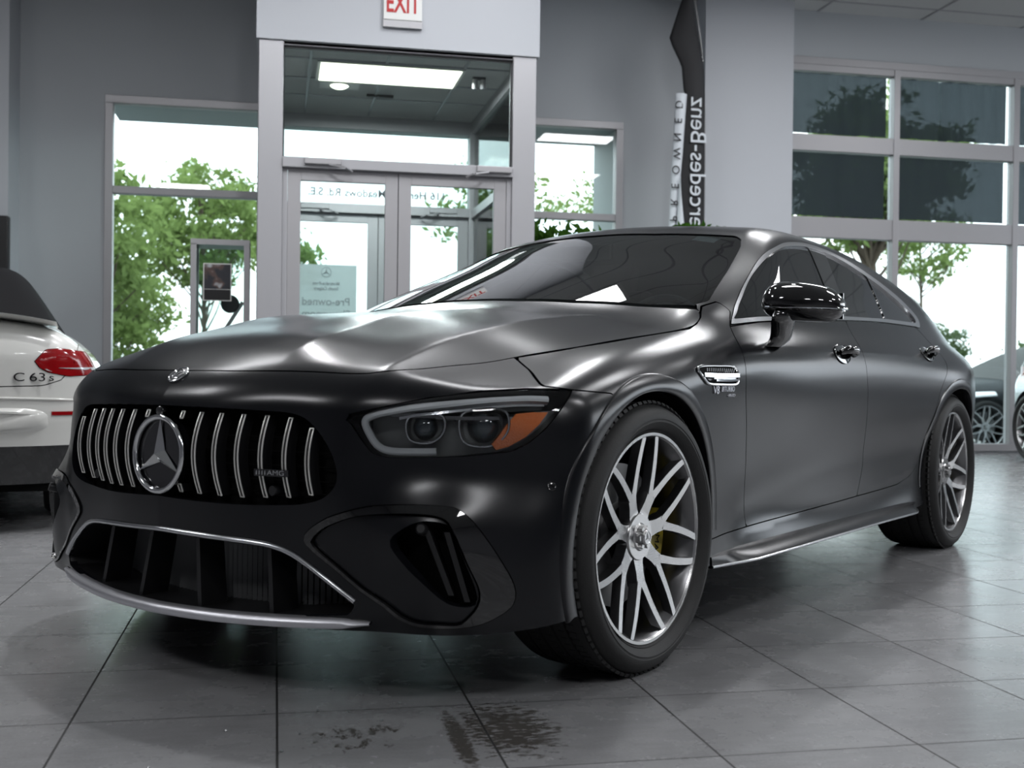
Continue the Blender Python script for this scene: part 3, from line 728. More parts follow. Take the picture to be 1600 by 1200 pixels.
f_cowl = pgf([(-.40, -.2), (-.41, 0)] + [(a + .004, b) for a, b in L_hback[::-1][1:]] + L_ws[4::-1] + [(-.445, -.2)], axXY)
f_ws = pgf([(-.445, -.2)] + L_ws + [(-1.215, -.2)], axXY)
topside = lambda V: V[:, 2] - .70
f_fd = pgf(cr(L_fd) + [(-.694, .3205)] + L_bot[3:5] + cr(L_b)[::-1] + L_cb[4:0:-1], axXZ)
f_rd = pgf(cr(L_b) + L_bot[4:] + cr(L_rr)[::-1] + L_cb[:3:-1], axXZ)
hood_xz = [(.349, .837), (.125, .872), (-.142, .906), (-.454, .943), (-.528, .963), (-.584, .986), (-.612, 1.004), (-.645, 1.024)]
f_fen = pgf([(.411, .769), (.364, .805), (.330, .842)] + hood_xz[0:] + [(-.727, 1.044), (-.741, 1.012), (-.6815, .964)] + cr(L_fd) + L_bot[2::-1] + [(-.3, .2), (.1, .2), (.192, .736), (.222, .751), (.345, .7595)], axXZ)
f_bmp = pgf([(.330, .842), (.364, .805), (.411, .769), (.345, .7595), (.222, .751), (.192, .736), (.1, .6), (.1, -.2), (1.2, -.2), (1.2, 1.2), (.33, 1.2)], axXZ)
f_chr = pgf(cr(L_ca)[:-1] + cr(L_cb)[::-1][:-1], axXZ)
f_gls = pgf(cr(L_ga)[:-1] + L_gb[::-1][:-1], axXZ)
f_sill = pgf(L_bot + [(-2.20, .351), (-2.380, .378), (-2.507, .435), (-2.6, .5), (-2.6, 0), (-.3, 0), (-.3, .311)], axXZ)
HL = [(.560, .693), (.649, .714), (.762, .739), (.879, .755), (1.0, .762), (1.113, .760), (1.073, .719), (1.031, .673), (.984, .633), (.944, .614), (.844, .604), (.735, .600), (.663, .600), (.633, .607), (.605, .641), (.582, .675)]
f_hl = pgf([(a * .85, z) for a, z in HL], axSZ)
GRL = cr([(0, .708), (.177, .706), (.319, .702), (.405, .697), (.452, .680), (.494, .638), (.522, .588), (.530, .540), (.505, .503), (.455, .484), (.390, .476), (.256, .471), (.103, .473), (0, .477)], 5)
GR = GRL + [(-.2, .477), (-.2, .708)]
f_gr = pgf(GR, axYZ)
LCH = [(0, .393), (.1, .390), (.20, .387), (.29, .383), (.355, .377), (.405, .364), (.458, .337), (.521, .297), (.573, .259)]
LOW = [(-.2, .380)] + [(y, z - .006) for y, z in LCH[:-1]] + [(.573, .25), (.560, .226), (.52, .222), (.3, .200), (0, .198), (-.2, .198)]
f_low = pgf(LOW, axYZ)
INT = [(.465, .397), (.478, .420), (.504, .439), (.542, .459), (.624, .483), (.719, .491), (.790, .489), (.821, .482), (.851, .455), (.885, .406), (.913, .359), (.935, .316), (.941, .282), (.930, .256), (.895, .232), (.86, .218), (.823, .212), (.781, .211), (.739, .212), (.698, .226), (.661, .253), (.609, .284), (.551, .329), (.489, .372)]
FIN = [(.485, .396), (.505, .418), (.530, .435), (.602, .461), (.719, .471), (.785, .464), (.808, .436), (.838, .363), (.865, .300), (.862, .262), (.840, .232), (.823, .219), (.781, .219), (.739, .220), (.702, .233), (.665, .260), (.613, .291), (.555, .336), (.500, .376)]
OPN = [(.673, .402), (.697, .433), (.740, .456), (.790, .452), (.806, .430), (.836, .352), (.858, .290), (.852, .262), (.80, .268), (.745, .314), (.702, .357)]
sc = lambda P: [(a * .85, z) for a, z in P]
f_int = pgf([tuple(p) for p in spl(sc(INT), 4, True)], axSZ); f_fin = pgf([tuple(p) for p in spl(sc(FIN), 4, True)], axSZ); f_opn = pgf([tuple(p) for p in spl(sc(OPN), 4, True)], axSZ)
arF = lambda V: np.hypot(V[:, 0], V[:, 2] - .36) - .397
arR = lambda V: np.hypot(V[:, 0] + 2.951, V[:, 2] - .36) - .397
def zlow(V):
    x = V[:, 0]; return V[:, 2] - np.interp(x, [-4.2, -3.4, -2.5, -.4, .4, .6, .75, .9], [.30, .24, .235, .235, .212, .196, .188, .186])
base = shell_mesh(body, (-4.35, -.035, .14), (.98, 1.03, 1.48), .0145)
com = [arF, arR, zlow]
front = lambda V: V[:, 0] - .15
def P_(cons, **k): return panel(base, body, cons, **k)
def pair(name, P, m_=None):
    a = mesh_obj(name, *P, m_ or M['paint'], CAR); b = mesh_obj(name, *mirr(P), m_ or M['paint'], CAR); return a, b
mesh_obj('hood', *both(P_([topside, lambda V: V[:, 0] + .75, ins(f_hood), outs(f_cowl, .004)])), M['paint'], CAR)
mesh_obj('cowl', *both(P_([topside, ins(f_cowl, -.012)], off=-.012, depth=.004)), M['satinblk'], CAR)
mesh_obj('front_bumper', *both(P_([front] + com + [ins(f_bmp), outs(f_hood), outs(f_gr, .0), outs(f_hl), outs(f_low, .0), outs(f_int)], depth=.02)), M['paint'], CAR)
pair('front_fender', P_(com + [ins(f_fen), outs(f_hood), outs(f_hl), lambda V: V[:, 1] - .4], depth=.02))
pair('front_door', P_(com + [ins(f_fd), outs(f_chr)]))
pair('rear_door', P_(com + [ins(f_rd), outs(f_chr)]))
pair('side_sill', P_(com + [ins(f_sill)]))
rest = [outs(f) for f in (f_hood, f_cowl, f_ws)] + [lambda V: np.maximum(-f_chr(V), .75 - V[:, 2]) - .0005] + [outs(f) for f in (f_fd, f_rd, f_fen, f_sill)]
mesh_obj('body_shell', *both(P_(com + [lambda V: -V[:, 0] + .2, outs(f_bmp)] + rest)), M['paint'], CAR)
mesh_obj('windscreen', *both(P_([topside, ins(f_ws, -.006)], off=-.004, depth=0)), M['wsglass'], CAR)
# ---- side glass, bright trim
cutline = lambda a, b, s=1: (lambda V: s * ((V[:, 0] - a[0]) * (b[1] - a[1]) - (V[:, 2] - a[1]) * (b[0] - a[0])) / math.hypot(b[0] - a[0], b[1] - a[1]))
c1, c1b = ((-1.50, 1.0), (-1.83, 1.34)), ((-1.72, 1.0), (-1.995, 1.34))
c1 = ((-1.60, 1.03), (-1.83, 1.33)); c1b = ((-1.735, 1.03), (-2.00, 1.33)); c2 = ((-2.26, 1.05), (-2.40, 1.26))
gl = [ins(f_gls, .0), lambda V: V[:, 1] - .3]
pair('front_side_window', P_(gl + [cutline(*c1)], off=-.006, depth=0), M['tint'])
pair('pillar_trim', P_(gl + [cutline(*c1, -1), cutline(*c1b)], off=-.003, depth=.004), M['gloss'])
pair('rear_side_window', P_(gl + [cutline(*c1b, -1), lambda V: cutline(*c2)(V) - .006], off=-.006, depth=0), M['tint'])
pair('window_divider', P_(gl + [lambda V: .0065 - np.abs(cutline(*c2)(V))], off=-.002, depth=.004), M['gloss'])
pair('quarter_window', P_(gl + [lambda V: cutline(*c2, -1)(V) - .006], off=-.006, depth=0), M['tint'])
pair('window_trim', P_([ins(f_chr, .001), outs(f_gls, .001), lambda V: V[:, 1] - .3], off=.004, depth=.010), M['satinchr'])
# ---- headlights
def surf(f, o, d):
    """first point of the body met when coming from outside towards o"""
    o = np.array(o, float); d = np.array(d, float); a, b = 0., 1.6
    for n_ in (260, 40, 24):
        t = np.linspace(a, b, n_); P = o + t[:, None] * d; v = f(*P.T); k = len(t) - 1 - np.argmax((v < 0)[::-1]); k = min(k, len(t) - 2); a, b = t[k], t[k + 1]
    a = a + (b - a) * float(np.clip(v[k] / (v[k] - v[k + 1] + 1e-12), 0, 1))
    p = o + a * d; g = grad(f, p[None])[0]; return p, g / np.linalg.norm(g)
def nose(s, z, off=0.):
    p, n = surf(body, (-.1, 0, z), (math.cos(s), math.sin(s), 0)); return p + n * off, n
def side(x, z, off=0.):
    p, n = surf(body, (x, 0, z), (0, 1, 0)); return p + n * off, n
def noseyz(y, z, off=0.):
    p, n = surf(body, (0, y, z), (1, 0, 0)); return p + n * off, n
def off_curve(fn, pts, off):
    A = [fn(a, b, off) for a, b in pts]; return np.array([q[0] for q in A]), np.array([q[1] for q in A])
lensP = P_([front, ins(f_hl, .001)], off=-.003, depth=0)
def mb_side(build):
    """builds a part for the left of the car and its mirror image"""
    out = []
    for s_ in (1, -1):
        o = build(); 
        if s_ < 0:
            o.data.transform(Matrix.Diagonal((1, -1, 1, 1))); o.data.flip_normals()
        out.append(o)
    return out
hlL, hlR = empty('headlight', parent=CAR), empty('headlight', parent=CAR)
for e, P in ((hlL, lensP), (hlR, mirr(lensP))):
    mesh_obj('lens_cover', *P, M['lens'], e)
def hl_parts(e, mir):
    def fin(mb, name, m_, **k):
        if mir: mb.v = [(x, -y, z) for x, y, z in mb.v]
        return mb.build(name, m_, e, **k)
    # bowl behind the lens
    V, Fc, Nn = P_([front, ins(f_hl, -.012)], off=-.07, depth=0)
    P2 = (V, Fc, Nn)
    mesh_obj('lamp_bowl', *(mirr(P2) if mir else P2), M['lampgrey'], e)
    # rim wall between bowl and opening
    pts = spl(HL, 5, True); mb = MB(); A, nA = off_curve(nose, pts, -.004); B = A - nA * .07; n = len(A)
    mb.add(list(A) + list(B), [(i, (i + 1) % n, (i + 1) % n + n, i + n) for i in range(n)]); fin(mb, 'lamp_wall', M['satinblk'], smooth=True)
    # daytime light guide: along the top, round the inner corner, back along the bottom
    g = spl([(1.05, .748), (.98, .751), (.879, .744), (.762, .727), (.672, .709), (.622, .694), (.610, .678), (.622, .650), (.642, .624), (.672, .613), (.735, .612), (.775, .613)], 8)
    A, nA = off_curve(nose, g, -.020); mb = MB(); mb.sweep(A, [(-.0085, -.012), (.0085, -.012), (.0085, .002), (.004, .006), (-.004, .006), (-.0085, .002)], nA); fin(mb, 'daytime_light_guide', M['guide'], smooth=True)
    A, nA = off_curve(nose, spl([(1.04, .735), (.95, .735), (.85, .724), (.76, .707), (.69, .69)], 6), -.032)
    mb = MB(); mb.sweep(A, [(-.003, -.02), (.003, -.02), (.003, .004), (-.003, .004)], nA); fin(mb, 'inner_bezel', M['satinchr'])
    # projector modules
    for s_, z_, r_ in ((.745, .668, .036), (.885, .672, .046)):
        p, n = nose(s_, z_, -.035); n = np.array([.80, .55, 0.]) / np.hypot(.8, .55); u = np.cross((0, 0, 1), n); u /= np.linalg.norm(u); w = np.cross(n, u)
        hexa = [(-.9, .55), (-.2, .95), (.95, .85), (1.05, -.2), (.35, -.95), (-.75, -.75)]
        mb = MB(); ring = spl([p + u * a * r_ * 1.25 + w * b * r_ for a, b in hexa], 5, True); mb.tube(ring, .0032, 6, closed=True); fin(mb, 'module_bezel', M['satinchr'], smooth=True)
        mb = MB(); k = len(ring); back = [q - n * .05 + (p - q) * .25 for q in ring]
        mb.add(list(ring) + back, [(i, (i + 1) % k, (i + 1) % k + k, i + k) for i in range(k)] + [tuple(range(k, 2 * k))]); fin(mb, 'module_housing', M['lampgrey'], smooth=True)
        mb = MB(); V = []; Fq = []; ns, nr = 28, 8; R_ = r_ * .84
        for i in range(nr + 1):
            a = i / nr * PI / 2
            for j in range(ns): t = 2 * PI * j / ns; V.append(p - n * .035 + (u * math.cos(t) + w * math.sin(t)) * R_ * math.sin(a) + n * R_ * .75 * math.cos(a))
        for i in range(nr):
            for j in range(ns): l = (j + 1) % ns; Fq.append((i * ns + j, i * ns + l, (i + 1) * ns + l, (i + 1) * ns + j))
        mb.add(V, Fq); fin(mb, 'projector_lens', M['orb'], smooth=True)
        mb = MB(); V = []; mb2 = None
        mb.add([p - n * .034 + (u * math.cos(t) + w * math.sin(t)) * R_ for t in np.linspace(0, 2 * PI, 25)[:-1]], [tuple(range(24))]); fin(mb, 'projector_reflector', M['alloy_dk'])
    # amber side reflector
    ap = [(.915, .617), (.945, .625), (.985, .648), (1.02, .681), (1.045, .713), (1.0, .712), (.965, .708), (.945, .685), (.925, .655), (.905, .63)]
    A, nA = off_curve(nose, ap, -.022); mb = MB(); n = len(A); cA = A.mean(0) + nA.mean(0) * .004
    mb.add(list(A) + list(A - nA * .015) + [cA], [(i, (i + 1) % n, 2 * n) for i in range(n)] + [(i, i + n, (i + 1) % n + n, (i + 1) % n) for i in range(n)]); fin(mb, 'turn_reflector', M['amber'], smooth=True, ang=50)
    mb = MB()
    for s_ in np.linspace(.70, .90, 5):
        p, n = nose(s_, .70, -.05); mb.obox(p, n, (0, 0, 1), np.cross(n, (0, 0, 1)), .012, .004, .030)
    fin(mb, 'lamp_fins', M['alloy_dk'])
hl_parts(hlL, False); hl_parts(hlR, True)
hlL['label'] = 'headlight with amber reflector, on the side nearer the viewer'; del hlL['label']
# ---- grille
GRI = empty('grille', parent=CAR)
F0 = lambda y, z: float(F(abs(y), z))
mb = MB(); ys = np.linspace(-.56, .56, 41); V = [(F0(y, .585) - .075, y, z) for y in ys for z in (.44, .74)]
mb.add(V, [(2 * i, 2 * i + 2, 2 * i + 3, 2 * i + 1) for i in range(40)]); mb.build('grille_backing', M['void'], GRI)
mb = MB()
for z in (.50, .53, .565, .60, .635, .67): mb.tube([(F0(y, z) - .06, y, z) for y in np.linspace(-.5, .5, 25)], .0022, 5)
mb.build('grille_mesh', M['void'], GRI)
mb = MB(); mg = np.array(GRL + [(-a, b) for a, b in GRL[::-1]]); A = np.array([(F0(y, z) - .004, y, z) for y, z in mg]); B = A - np.array([.075, 0, 0]); n = len(A)
mb.add(list(A) + list(B), [(i, (i + 1) % n, (i + 1) % n + n, i + n) for i in range(n)]); mb.build('grille_surround', M['gloss'], GRI, smooth=True)
gz = lambda y: (np.interp(abs(y), [0, .32, .405, .452, .494, .53], [.700, .695, .690, .672, .632, .56]), np.interp(abs(y), [0, .26, .39, .455, .505, .53], [.482, .478, .484, .493, .512, .54]))
for k in range(7):
    for s_ in (1, -1):
        y = s_ * (.0695 + .0645 * k); zt, zb = gz(y); zt -= .006; zb += .010
        segs = [(zt, zb)]
        if k == 0: segs = [(zt, .676), (.510, zb)]
        for a, b in segs:
            mb = MB()
            zs = np.linspace(a, b, 14); w = .0057
            bulge = lambda z: .010 + .030 * math.sin(PI * min(1, max(0, (.705 - z) / .235)))
            P = np.array([(F0(y, z) - .024 + bulge(z) - .010, y, z) for z in zs])
            ls = P + np.array([0, -w, 0]); rs = P + np.array([0, w, 0]); loop = list(ls) + list(rs[::-1])
            mb.cur = 0; mb.tube(loop, .0022, 6, closed=True)
            mb.cur = 1; n = len(P); q = [p + np.array([-.002, dy, 0]) for p in P for dy in (-w, w)]; q2 = [p - np.array([.035, 0, 0]) + np.array([0, dy, 0]) for p in P for dy in (-w * .6, w * .6)]
            mb.add(q, [(2 * i, 2 * i + 1, 2 * i + 3, 2 * i + 2) for i in range(n - 1)])
            mb.add([q[i] for i in range(0, 2 * n, 2)] + [q2[i] for i in range(0, 2 * n, 2)], [(i, i + 1, i + 1 + n, i + n) for i in range(n - 1)])
            mb.add([q[i] for i in range(1, 2 * n, 2)] + [q2[i] for i in range(1, 2 * n, 2)], [(i, i + 1, i + 1 + n, i + n) for i in range(n - 1)])
            mb.build('grille_slat', [M['slat'], M['satinblk']], GRI, smooth=True)
# star emblem
EM = empty('emblem', parent=CAR); sc_ = np.array([.868, 0, .583]); nx = np.array([.998, 0, .03]); ux = np.array([0, 1., 0]); uz = np.array([-.03, 0, .998])
mb = MB(); th = np.linspace(0, 2 * PI, 65)[:-1]
ringc = [sc_ + .0945 * (math.cos(t_) * ux + math.sin(t_) * uz) for t_ in th]; mb.tube(ringc, .0078, 10, closed=True); mb.build('ring', M['chrome'], EM, smooth=True)
mb = MB(); mb.add([sc_ - nx * .008 + .094 * (math.cos(t_) * ux + math.sin(t_) * uz) for t_ in th] + [sc_ - nx * .03 + .094 * (math.cos(t_) * ux + math.sin(t_) * uz) for t_ in th], [tuple(range(64))] + [(i, (i + 1) % 64, (i + 1) % 64 + 64, i + 64) for i in range(64)]); mb.build('plate', M['badge_dk'], EM)
mb = MB()
for k in range(3):
    a = PI / 2 + k * 2 * PI / 3; d = math.cos(a) * ux + math.sin(a) * uz; s_ = math.cos(a + PI / 2) * ux + math.sin(a + PI / 2) * uz
    ctr = sc_ + nx * .014; a2 = a + PI / 3; a3 = a - PI / 3; v1 = math.cos(a2) * ux + math.sin(a2) * uz; v2 = math.cos(a3) * ux + math.sin(a3) * uz
    tip = sc_ + d * .092 - nx * .002; b1 = sc_ + v1 * .020 - nx * .006; b2 = sc_ + v2 * .020 - nx * .006
    mb.add([tip, b1, ctr, b2], [(0, 1, 2), (0, 2, 3)])
mb.build('star', M['chrome'], EM, fix=False)
mb = MB(); p = (F0(0, .69) - .012, 0, .693); mb.lathe([(0, .016), (.010, .014), (.014, .006), (.014, -.01)], 20, origin=p, axis='x'); mb.build('front_camera', M['gloss'], GRI, smooth=True)
for y, z in ((.352, .508), (-.352, .508)): MB().lathe([(0, .010), (.012, .010), (.013, .008), (.013, -.02)], 20, origin=(F0(y, z) - .016, y, z), axis='x').build('parking_sensor', M['satinblk'], GRI, smooth=True)
bx = F0(.365, .545) + .012; tg = np.array([F0(.40, .545) - F0(.33, .545), .07, 0]); tg /= np.linalg.norm(tg); nb = np.cross(tg, (0, 0, 1)); bc = np.array([bx, .365, .553])
ab = MB(); ab.obox(bc, tg, (0, 0, 1), nb, .048, .0085, .003); AB = ab.build('grille_badge', M['badge_dk'], CAR)
text_obj('lettering', 'AMG', .0165, M['chrome'], frame4(bc + nb * .0035 + tg * .014, tg, (0, 0, 1), nb), AB, .0012, squeeze=1.35)
mb = MB()
for k in range(4): q = bc + nb * .0038 + tg * (-.040 + .008 * k); mb.obox(q, tg * .83 + np.array([0, 0, .55]), np.array([0, 0, 1.]), nb, .0017, .005, .001)
mb.build('badge_stripes', M['chrome'], AB)
# hood badge
p, n = surf(body, (.3, 0, .5), (.872, 0, .49)); p, n = surf(body, (.6, 0, .6), np.array([.807 - .6, 0, .784 - .6]) / .276)
u = np.array([0, 1., 0]); w = np.cross(n, u)
HB = empty('hood_badge', parent=CAR); mb = MB()
mb.add([p + n * .002 + .029 * (math.cos(t_) * u + math.sin(t_) * w) for t_ in th] + [p - n * .003 + .029 * (math.cos(t_) * u + math.sin(t_) * w) for t_ in th] + [p + n * .0045], [(i, (i + 1) % 64, 128) for i in range(64)] + [(i, (i + 1) % 64, (i + 1) % 64 + 64, i + 64) for i in range(64)]); mb.build('disc', M['alloy_dk'], HB, smooth=True)
mb = MB(); mb.tube([p + n * .003 + .028 * (math.cos(t_) * u + math.sin(t_) * w) for t_ in th], .0022, 6, closed=True); mb.tube([p + n * .004 + .0175 * (math.cos(t_) * u + math.sin(t_) * w) for t_ in th], .0013, 6, closed=True); mb.build('rings', M['chrome'], HB, smooth=True)
mb = MB(); star(mb, p + n * .0035, .017, -u, -w if False else np.cross(n, -u), .16, .05); mb.build('star', M['chrome'], HB)
# ---- lower intake
LI = empty('lower_intake', parent=CAR)
cl = spl([(y, z) for y, z in LCH], 6); cl = np.array([(-a, b) for a, b in cl[::-1]][:-1] + [tuple(q) for q in cl]); A, nA = off_curve(noseyz, cl, .001)
mb = MB(); mb.sweep(A, [(-.0065, -.006), (.0065, -.006), (.0065, .003), (.002, .007), (-.002, .007), (-.0065, .003)], nA); mb.build('chrome_strip', M['satinchr'], LI, smooth=True, ang=60)
lw = LOW[1:-1]; lw = lw + [(-a, b) for a, b in lw[::-1]]; A, nA = off_curve(noseyz, lw, -.002); n = len(A); dp = np.array([-.16, 0, 0])
Bk = A + dp; Bk[:, 1] *= .86
mb = MB(); mb.add(list(A) + list(Bk), [(i, (i + 1) % n, (i + 1) % n + n, i + n) for i in range(n)]); mb.build('duct', M['satinblk'], LI, smooth=True)
mb = MB()
for i in range(60):
    y = -.50 + i * .017; xb = F0(y, .3) - .165; w = .0065
    mb.add([(xb, y - w, .19), (xb + .010, y, .19), (xb, y + w, .19), (xb, y - w, .40), (xb + .010, y, .40), (xb, y + w, .40)], [(0, 1, 4, 3), (1, 2, 5, 4)])
mb.build('radiator', mat('radiator_fins', (.16, .165, .17), .4, .3), LI, fix=False)
mb = MB(); mb.box(.52, .535, -.52, .52, .17, .42); mb.build('radiator_back', M['void'], LI)
for y in (-.34, -.12, .12, .34):
    xf = F0(y, .3) - .055; mb = MB(); s_ = 1 if y > 0 else -1
    mb.add([(xf + .03, y + d, .20) for d in (-.007, .007)] + [(xf - .05, y + d, .20) for d in (.010, -.010)] + [(xf + .015, y - s_ * .03 + d, .385) for d in (-.007, .007)] + [(xf - .06, y - s_ * .03 + d, .385) for d in (.010, -.010)],
           [(0, 1, 5, 4), (1, 2, 6, 5), (2, 3, 7, 6), (3, 0, 4, 7)]); mb.build('strut', M['satinblk'], LI)
# splitter lip and its bright edge
SP = empty('front_splitter', parent=CAR)
ysp = np.concatenate([-np.linspace(.66, 0, 24), np.linspace(0, .66, 24)[1:]])
zsp = lambda y: .197 + .016 * (abs(y) / .61) ** 2
A = np.array([(F0(y, .2) + .006 - .02 * (abs(y) / .66) ** 4, y, zsp(y)) for y in ysp]); nA = np.array([noseyz(y, .23)[1] for y in ysp]); nA[:, 2] = 0
mb = MB(); mb.sweep(A, [(-.006, -.20), (.012, -.20), (.010, .003), (-.002, .010), (-.006, .008)], nA); mb.build('splitter_blade', M['satinblk'], SP, smooth=True, ang=30)
k = np.abs(ysp) < .615; tp = np.clip((.64 - np.abs(ysp[k])) / .10, .15, 1)
A2 = A[k] + nA[k] * .010; A2[:, 2] += -.003; mb = MB()
n = len(A2); V = []
for i in range(n):
    t_ = tp[i]
    for a, b in ((.013, -.020), (.0125, -.006), (.006, .006), (-.004, .010), (-.012, .007), (-.014, -.004)): V.append(A2[i] + nA[i] * b + np.array([0, 0, a * t_]))
mb.add(V, [(i * 6 + j, i * 6 + (j + 1) % 6, (i + 1) * 6 + (j + 1) % 6, (i + 1) * 6 + j) for i in range(n - 1) for j in range(6)]); mb.build('bright_edge', M['brushed'], SP, smooth=True, ang=50)
# ---- wheel arch lips
def arch_trim(xc, a0, a1, mir):
    V = []; n = 72; prof = [(.3985, -.032), (.3985, .0025), (.4015, .0045), (.420, .0035), (.4385, .0048), (.4425, .0035), (.4450, -.002)]
    for i in range(n):
        t_ = a0 + (a1 - a0) * i / (n - 1); c, s_ = math.cos(t_), math.sin(t_)
        for r_, o_ in prof:
            p, nn = side(xc + r_ * c, .36 + r_ * s_); V.append(p + np.array([0, o_, 0]))
    mb = MB(); k = len(prof); mb.add(V, [(i * k + j, i * k + j + 1, (i + 1) * k + j + 1, (i + 1) * k + j) for i in range(n - 1) for j in range(k - 1)])
    if mir: mb.v = [(x, -y, z) for x, y, z in mb.v]
    mb.build('wheel_arch_lip', M['paint'], CAR, smooth=True, ang=45)
for mir in (False, True): arch_trim(0, -.36, PI + .05, mir); arch_trim(-2.951, -.10, PI + .12, mir)
# ---- side air intakes
podP = P_([front, ins(f_fin, .002), outs(f_opn, .002)], off=-.008, depth=.03)
frmP = P_([front, ins(f_int, .001), outs(f_fin, .0)], off=.005, depth=.016)
for e, mir in ((empty('side_intake', parent=CAR), False), (empty('side_intake', parent=CAR), True)):
    fx = mirr if mir else (lambda q: q)
    mesh_obj('gloss_frame', *fx(frmP), M['gloss'], e); mesh_obj('painted_wedge', *fx(podP), M['paint'], e)
    mesh_obj('duct_back', *fx(P_([front, ins(f_int, .006)], off=-.09, depth=0)), M['void'], e)
    for sa, sb, za, zb in ((.745, .80, .440, .285), (.79, .835, .435, .270)):
        p1, n1 = nose(sa, za, -.012); p2, n2 = nose(sb, zb, -.012); mb = MB(); q1 = p1 - n1 * .07; q2 = p2 - n2 * .07; d = np.array([-.006, .012, 0])
        mb.add([p1, p2, q2, q1, p1 + d, p2 + d, q2 + d, q1 + d], [(0, 1, 2, 3), (4, 7, 6, 5), (0, 4, 5, 1), (1, 5, 6, 2), (2, 6, 7, 3), (3, 7, 4, 0)])
        if mir: mb.v = [(x, -y, z) for x, y, z in mb.v]
        mb.build('intake_fin', M['satinblk'], e)
    p, n = nose(.742, .440, -.004); u = np.cross((0, 0, 1), n); w = np.cross(n, u); mb = MB()
    V = [p + n * .006]
    for r_, h_ in ((.010, .006), (.0115, .004), (.0125, .006), (.014, .004), (.014, -.02)): V += [p + (u * math.cos(t_) + w * math.sin(t_)) * r_ + n * h_ for t_ in np.linspace(0, 2 * PI, 25)[:-1]]
    mb.add(V, [(0, 1 + i, 1 + (i + 1) % 24) for i in range(24)] + [(1 + j * 24 + i, 1 + (j + 1) * 24 + i, 1 + (j + 1) * 24 + (i + 1) % 24, 1 + j * 24 + (i + 1) % 24) for j in range(4) for i in range(24)])
    if mir: mb.v = [(x, -y, z) for x, y, z in mb.v]
    mb.build('parking_sensor', M['satinblk'], e, smooth=True)
def dot_sensor(mir):
    p, n = side(.445, .531, .001) if False else nose(1.037, .531, .001); u = np.cross((0, 0, 1), n); w = np.cross(n, u); mb = MB()
    mb.add([p + (u * math.cos(t_) + w * math.sin(t_)) * .0095 for t_ in np.linspace(0, 2 * PI, 21)[:-1]] + [p + n * .002], [(i, (i + 1) % 20, 20) for i in range(20)])
    mb.tube([p + (u * math.cos(t_) + w * math.sin(t_)) * .010 for t_ in np.linspace(0, 2 * PI, 21)[:-1]], .0012, 6, closed=True)
    if mir: mb.v = [(x, -y, z) for x, y, z in mb.v]
    mb.build('corner_sensor', M['gloss'], CAR, smooth=True)
dot_sensor(False); dot_sensor(True)
# ---- side sill blade
def blade(mir):
    xs = np.linspace(-.40, -2.40, 26); V = []; n = len(xs)
    for x in xs:
        t = (-.40 - x) / 2.0; o = .055 * min(1, t / .12 + .1) * min(1, (1 - t) / .08 + .15); y0 = side(x, .255)[0][1] - .02
        zt = .255 + .004 * math.sin(t * PI)
        V += [(x, y0, zt + .018), (x, y0 + .02 + o * .55, zt + .004), (x, y0 + .02 + o, zt - .022), (x, y0 + .018 + o, zt - .030), (x, y0, zt - .028)]
    mb = MB(); mb.add(V, [(i * 5 + j, i * 5 + (j + 1) % 5, (i + 1) * 5 + (j + 1) % 5, (i + 1) * 5 + j) for i in range(n - 1) for j in range(5)] + [(0, 1, 2, 3, 4), tuple((n - 1) * 5 + j for j in range(5))])
    if mir: mb.v = [(x, -y, z) for x, y, z in mb.v]
    o_ = mb.build('sill_blade', M['paint'], CAR, smooth=True, ang=35)
    P = np.array([V[i * 5 + 2] for i in range(n)]) + np.array([0, .001, -.002]); mb = MB(); mb.tube(P, .0042, 8)
    if mir: mb.v = [(x, -y, z) for x, y, z in mb.v]
    mb.build('blade_edge', M['satinchr'], o_, smooth=True)
blade(False); blade(True)
# ---- fender vent and lettering
def vent(mir):
    e = empty('fender_vent', parent=CAR)
    out = spl([(-.262, .815), (-.295, .826), (-.40, .829), (-.49, .829), (-.522, .820), (-.535, .797), (-.530, .781), (-.505, .774), (-.40, .774), (-.325, .776), (-.295, .786)], 6, True)
    A, nA = off_curve(side, out, .003); fl = (lambda mb: setattr(mb, 'v', [(x, -y, z) for x, y, z in mb.v])) if mir else (lambda mb: None)
    mb = MB(); mb.tube(A, .0042, 8, closed=True); fl(mb); mb.build('vent_frame', M['chrome'], e, smooth=True)
    mb = MB(); mb.add(list(A + nA * -.0015), [tuple(range(len(A)))]); fl(mb); mb.build('vent_back', M['void'], e)
    for pts, w in (([(-.285, .800), (-.40, .800), (-.530, .802)], .010), ([(-.36, .786), (-.45, .786), (-.52, .788)], .005)):
        B, nB = off_curve(side, spl(pts, 8), .004); mb = MB(); mb.sweep(B, [(-w, -.004), (w, -.004), (w * .6, .006), (-w * .6, .006)], nB); fl(mb); mb.build('vent_bar', M['chrome'], e, smooth=True, ang=50)
    mb = MB()
    for i in range(14): x = -.32 - i * .014; B, nB = off_curve(side, [(x, .812), (x - .006, .821)], .002); mb.tube(B, .0018, 5)
    fl(mb); mb.build('vent_mesh', M['satinchr'], e)
    s_ = -1 if mir else 1
    for t_, x, z, sz, sq in (('V8', -.375, .757, .034, 1.15), ('BITURBO', -.462, .760, .0225, 1.05), ('4MATIC+', -.492, .741, .013, 1.05)):
        p, n = side(x, z, .002); n = n * np.array([1, s_, 1]); p = p * np.array([1, s_, 1]); tx = np.cross((0, 0, 1), n); tx /= np.linalg.norm(tx); ty = np.cross(n, tx)
        text_obj('lettering', t_, sz, M['brushed'], frame4(p, tx, ty, n), e, .002, squeeze=sq)
vent(False); vent(True)
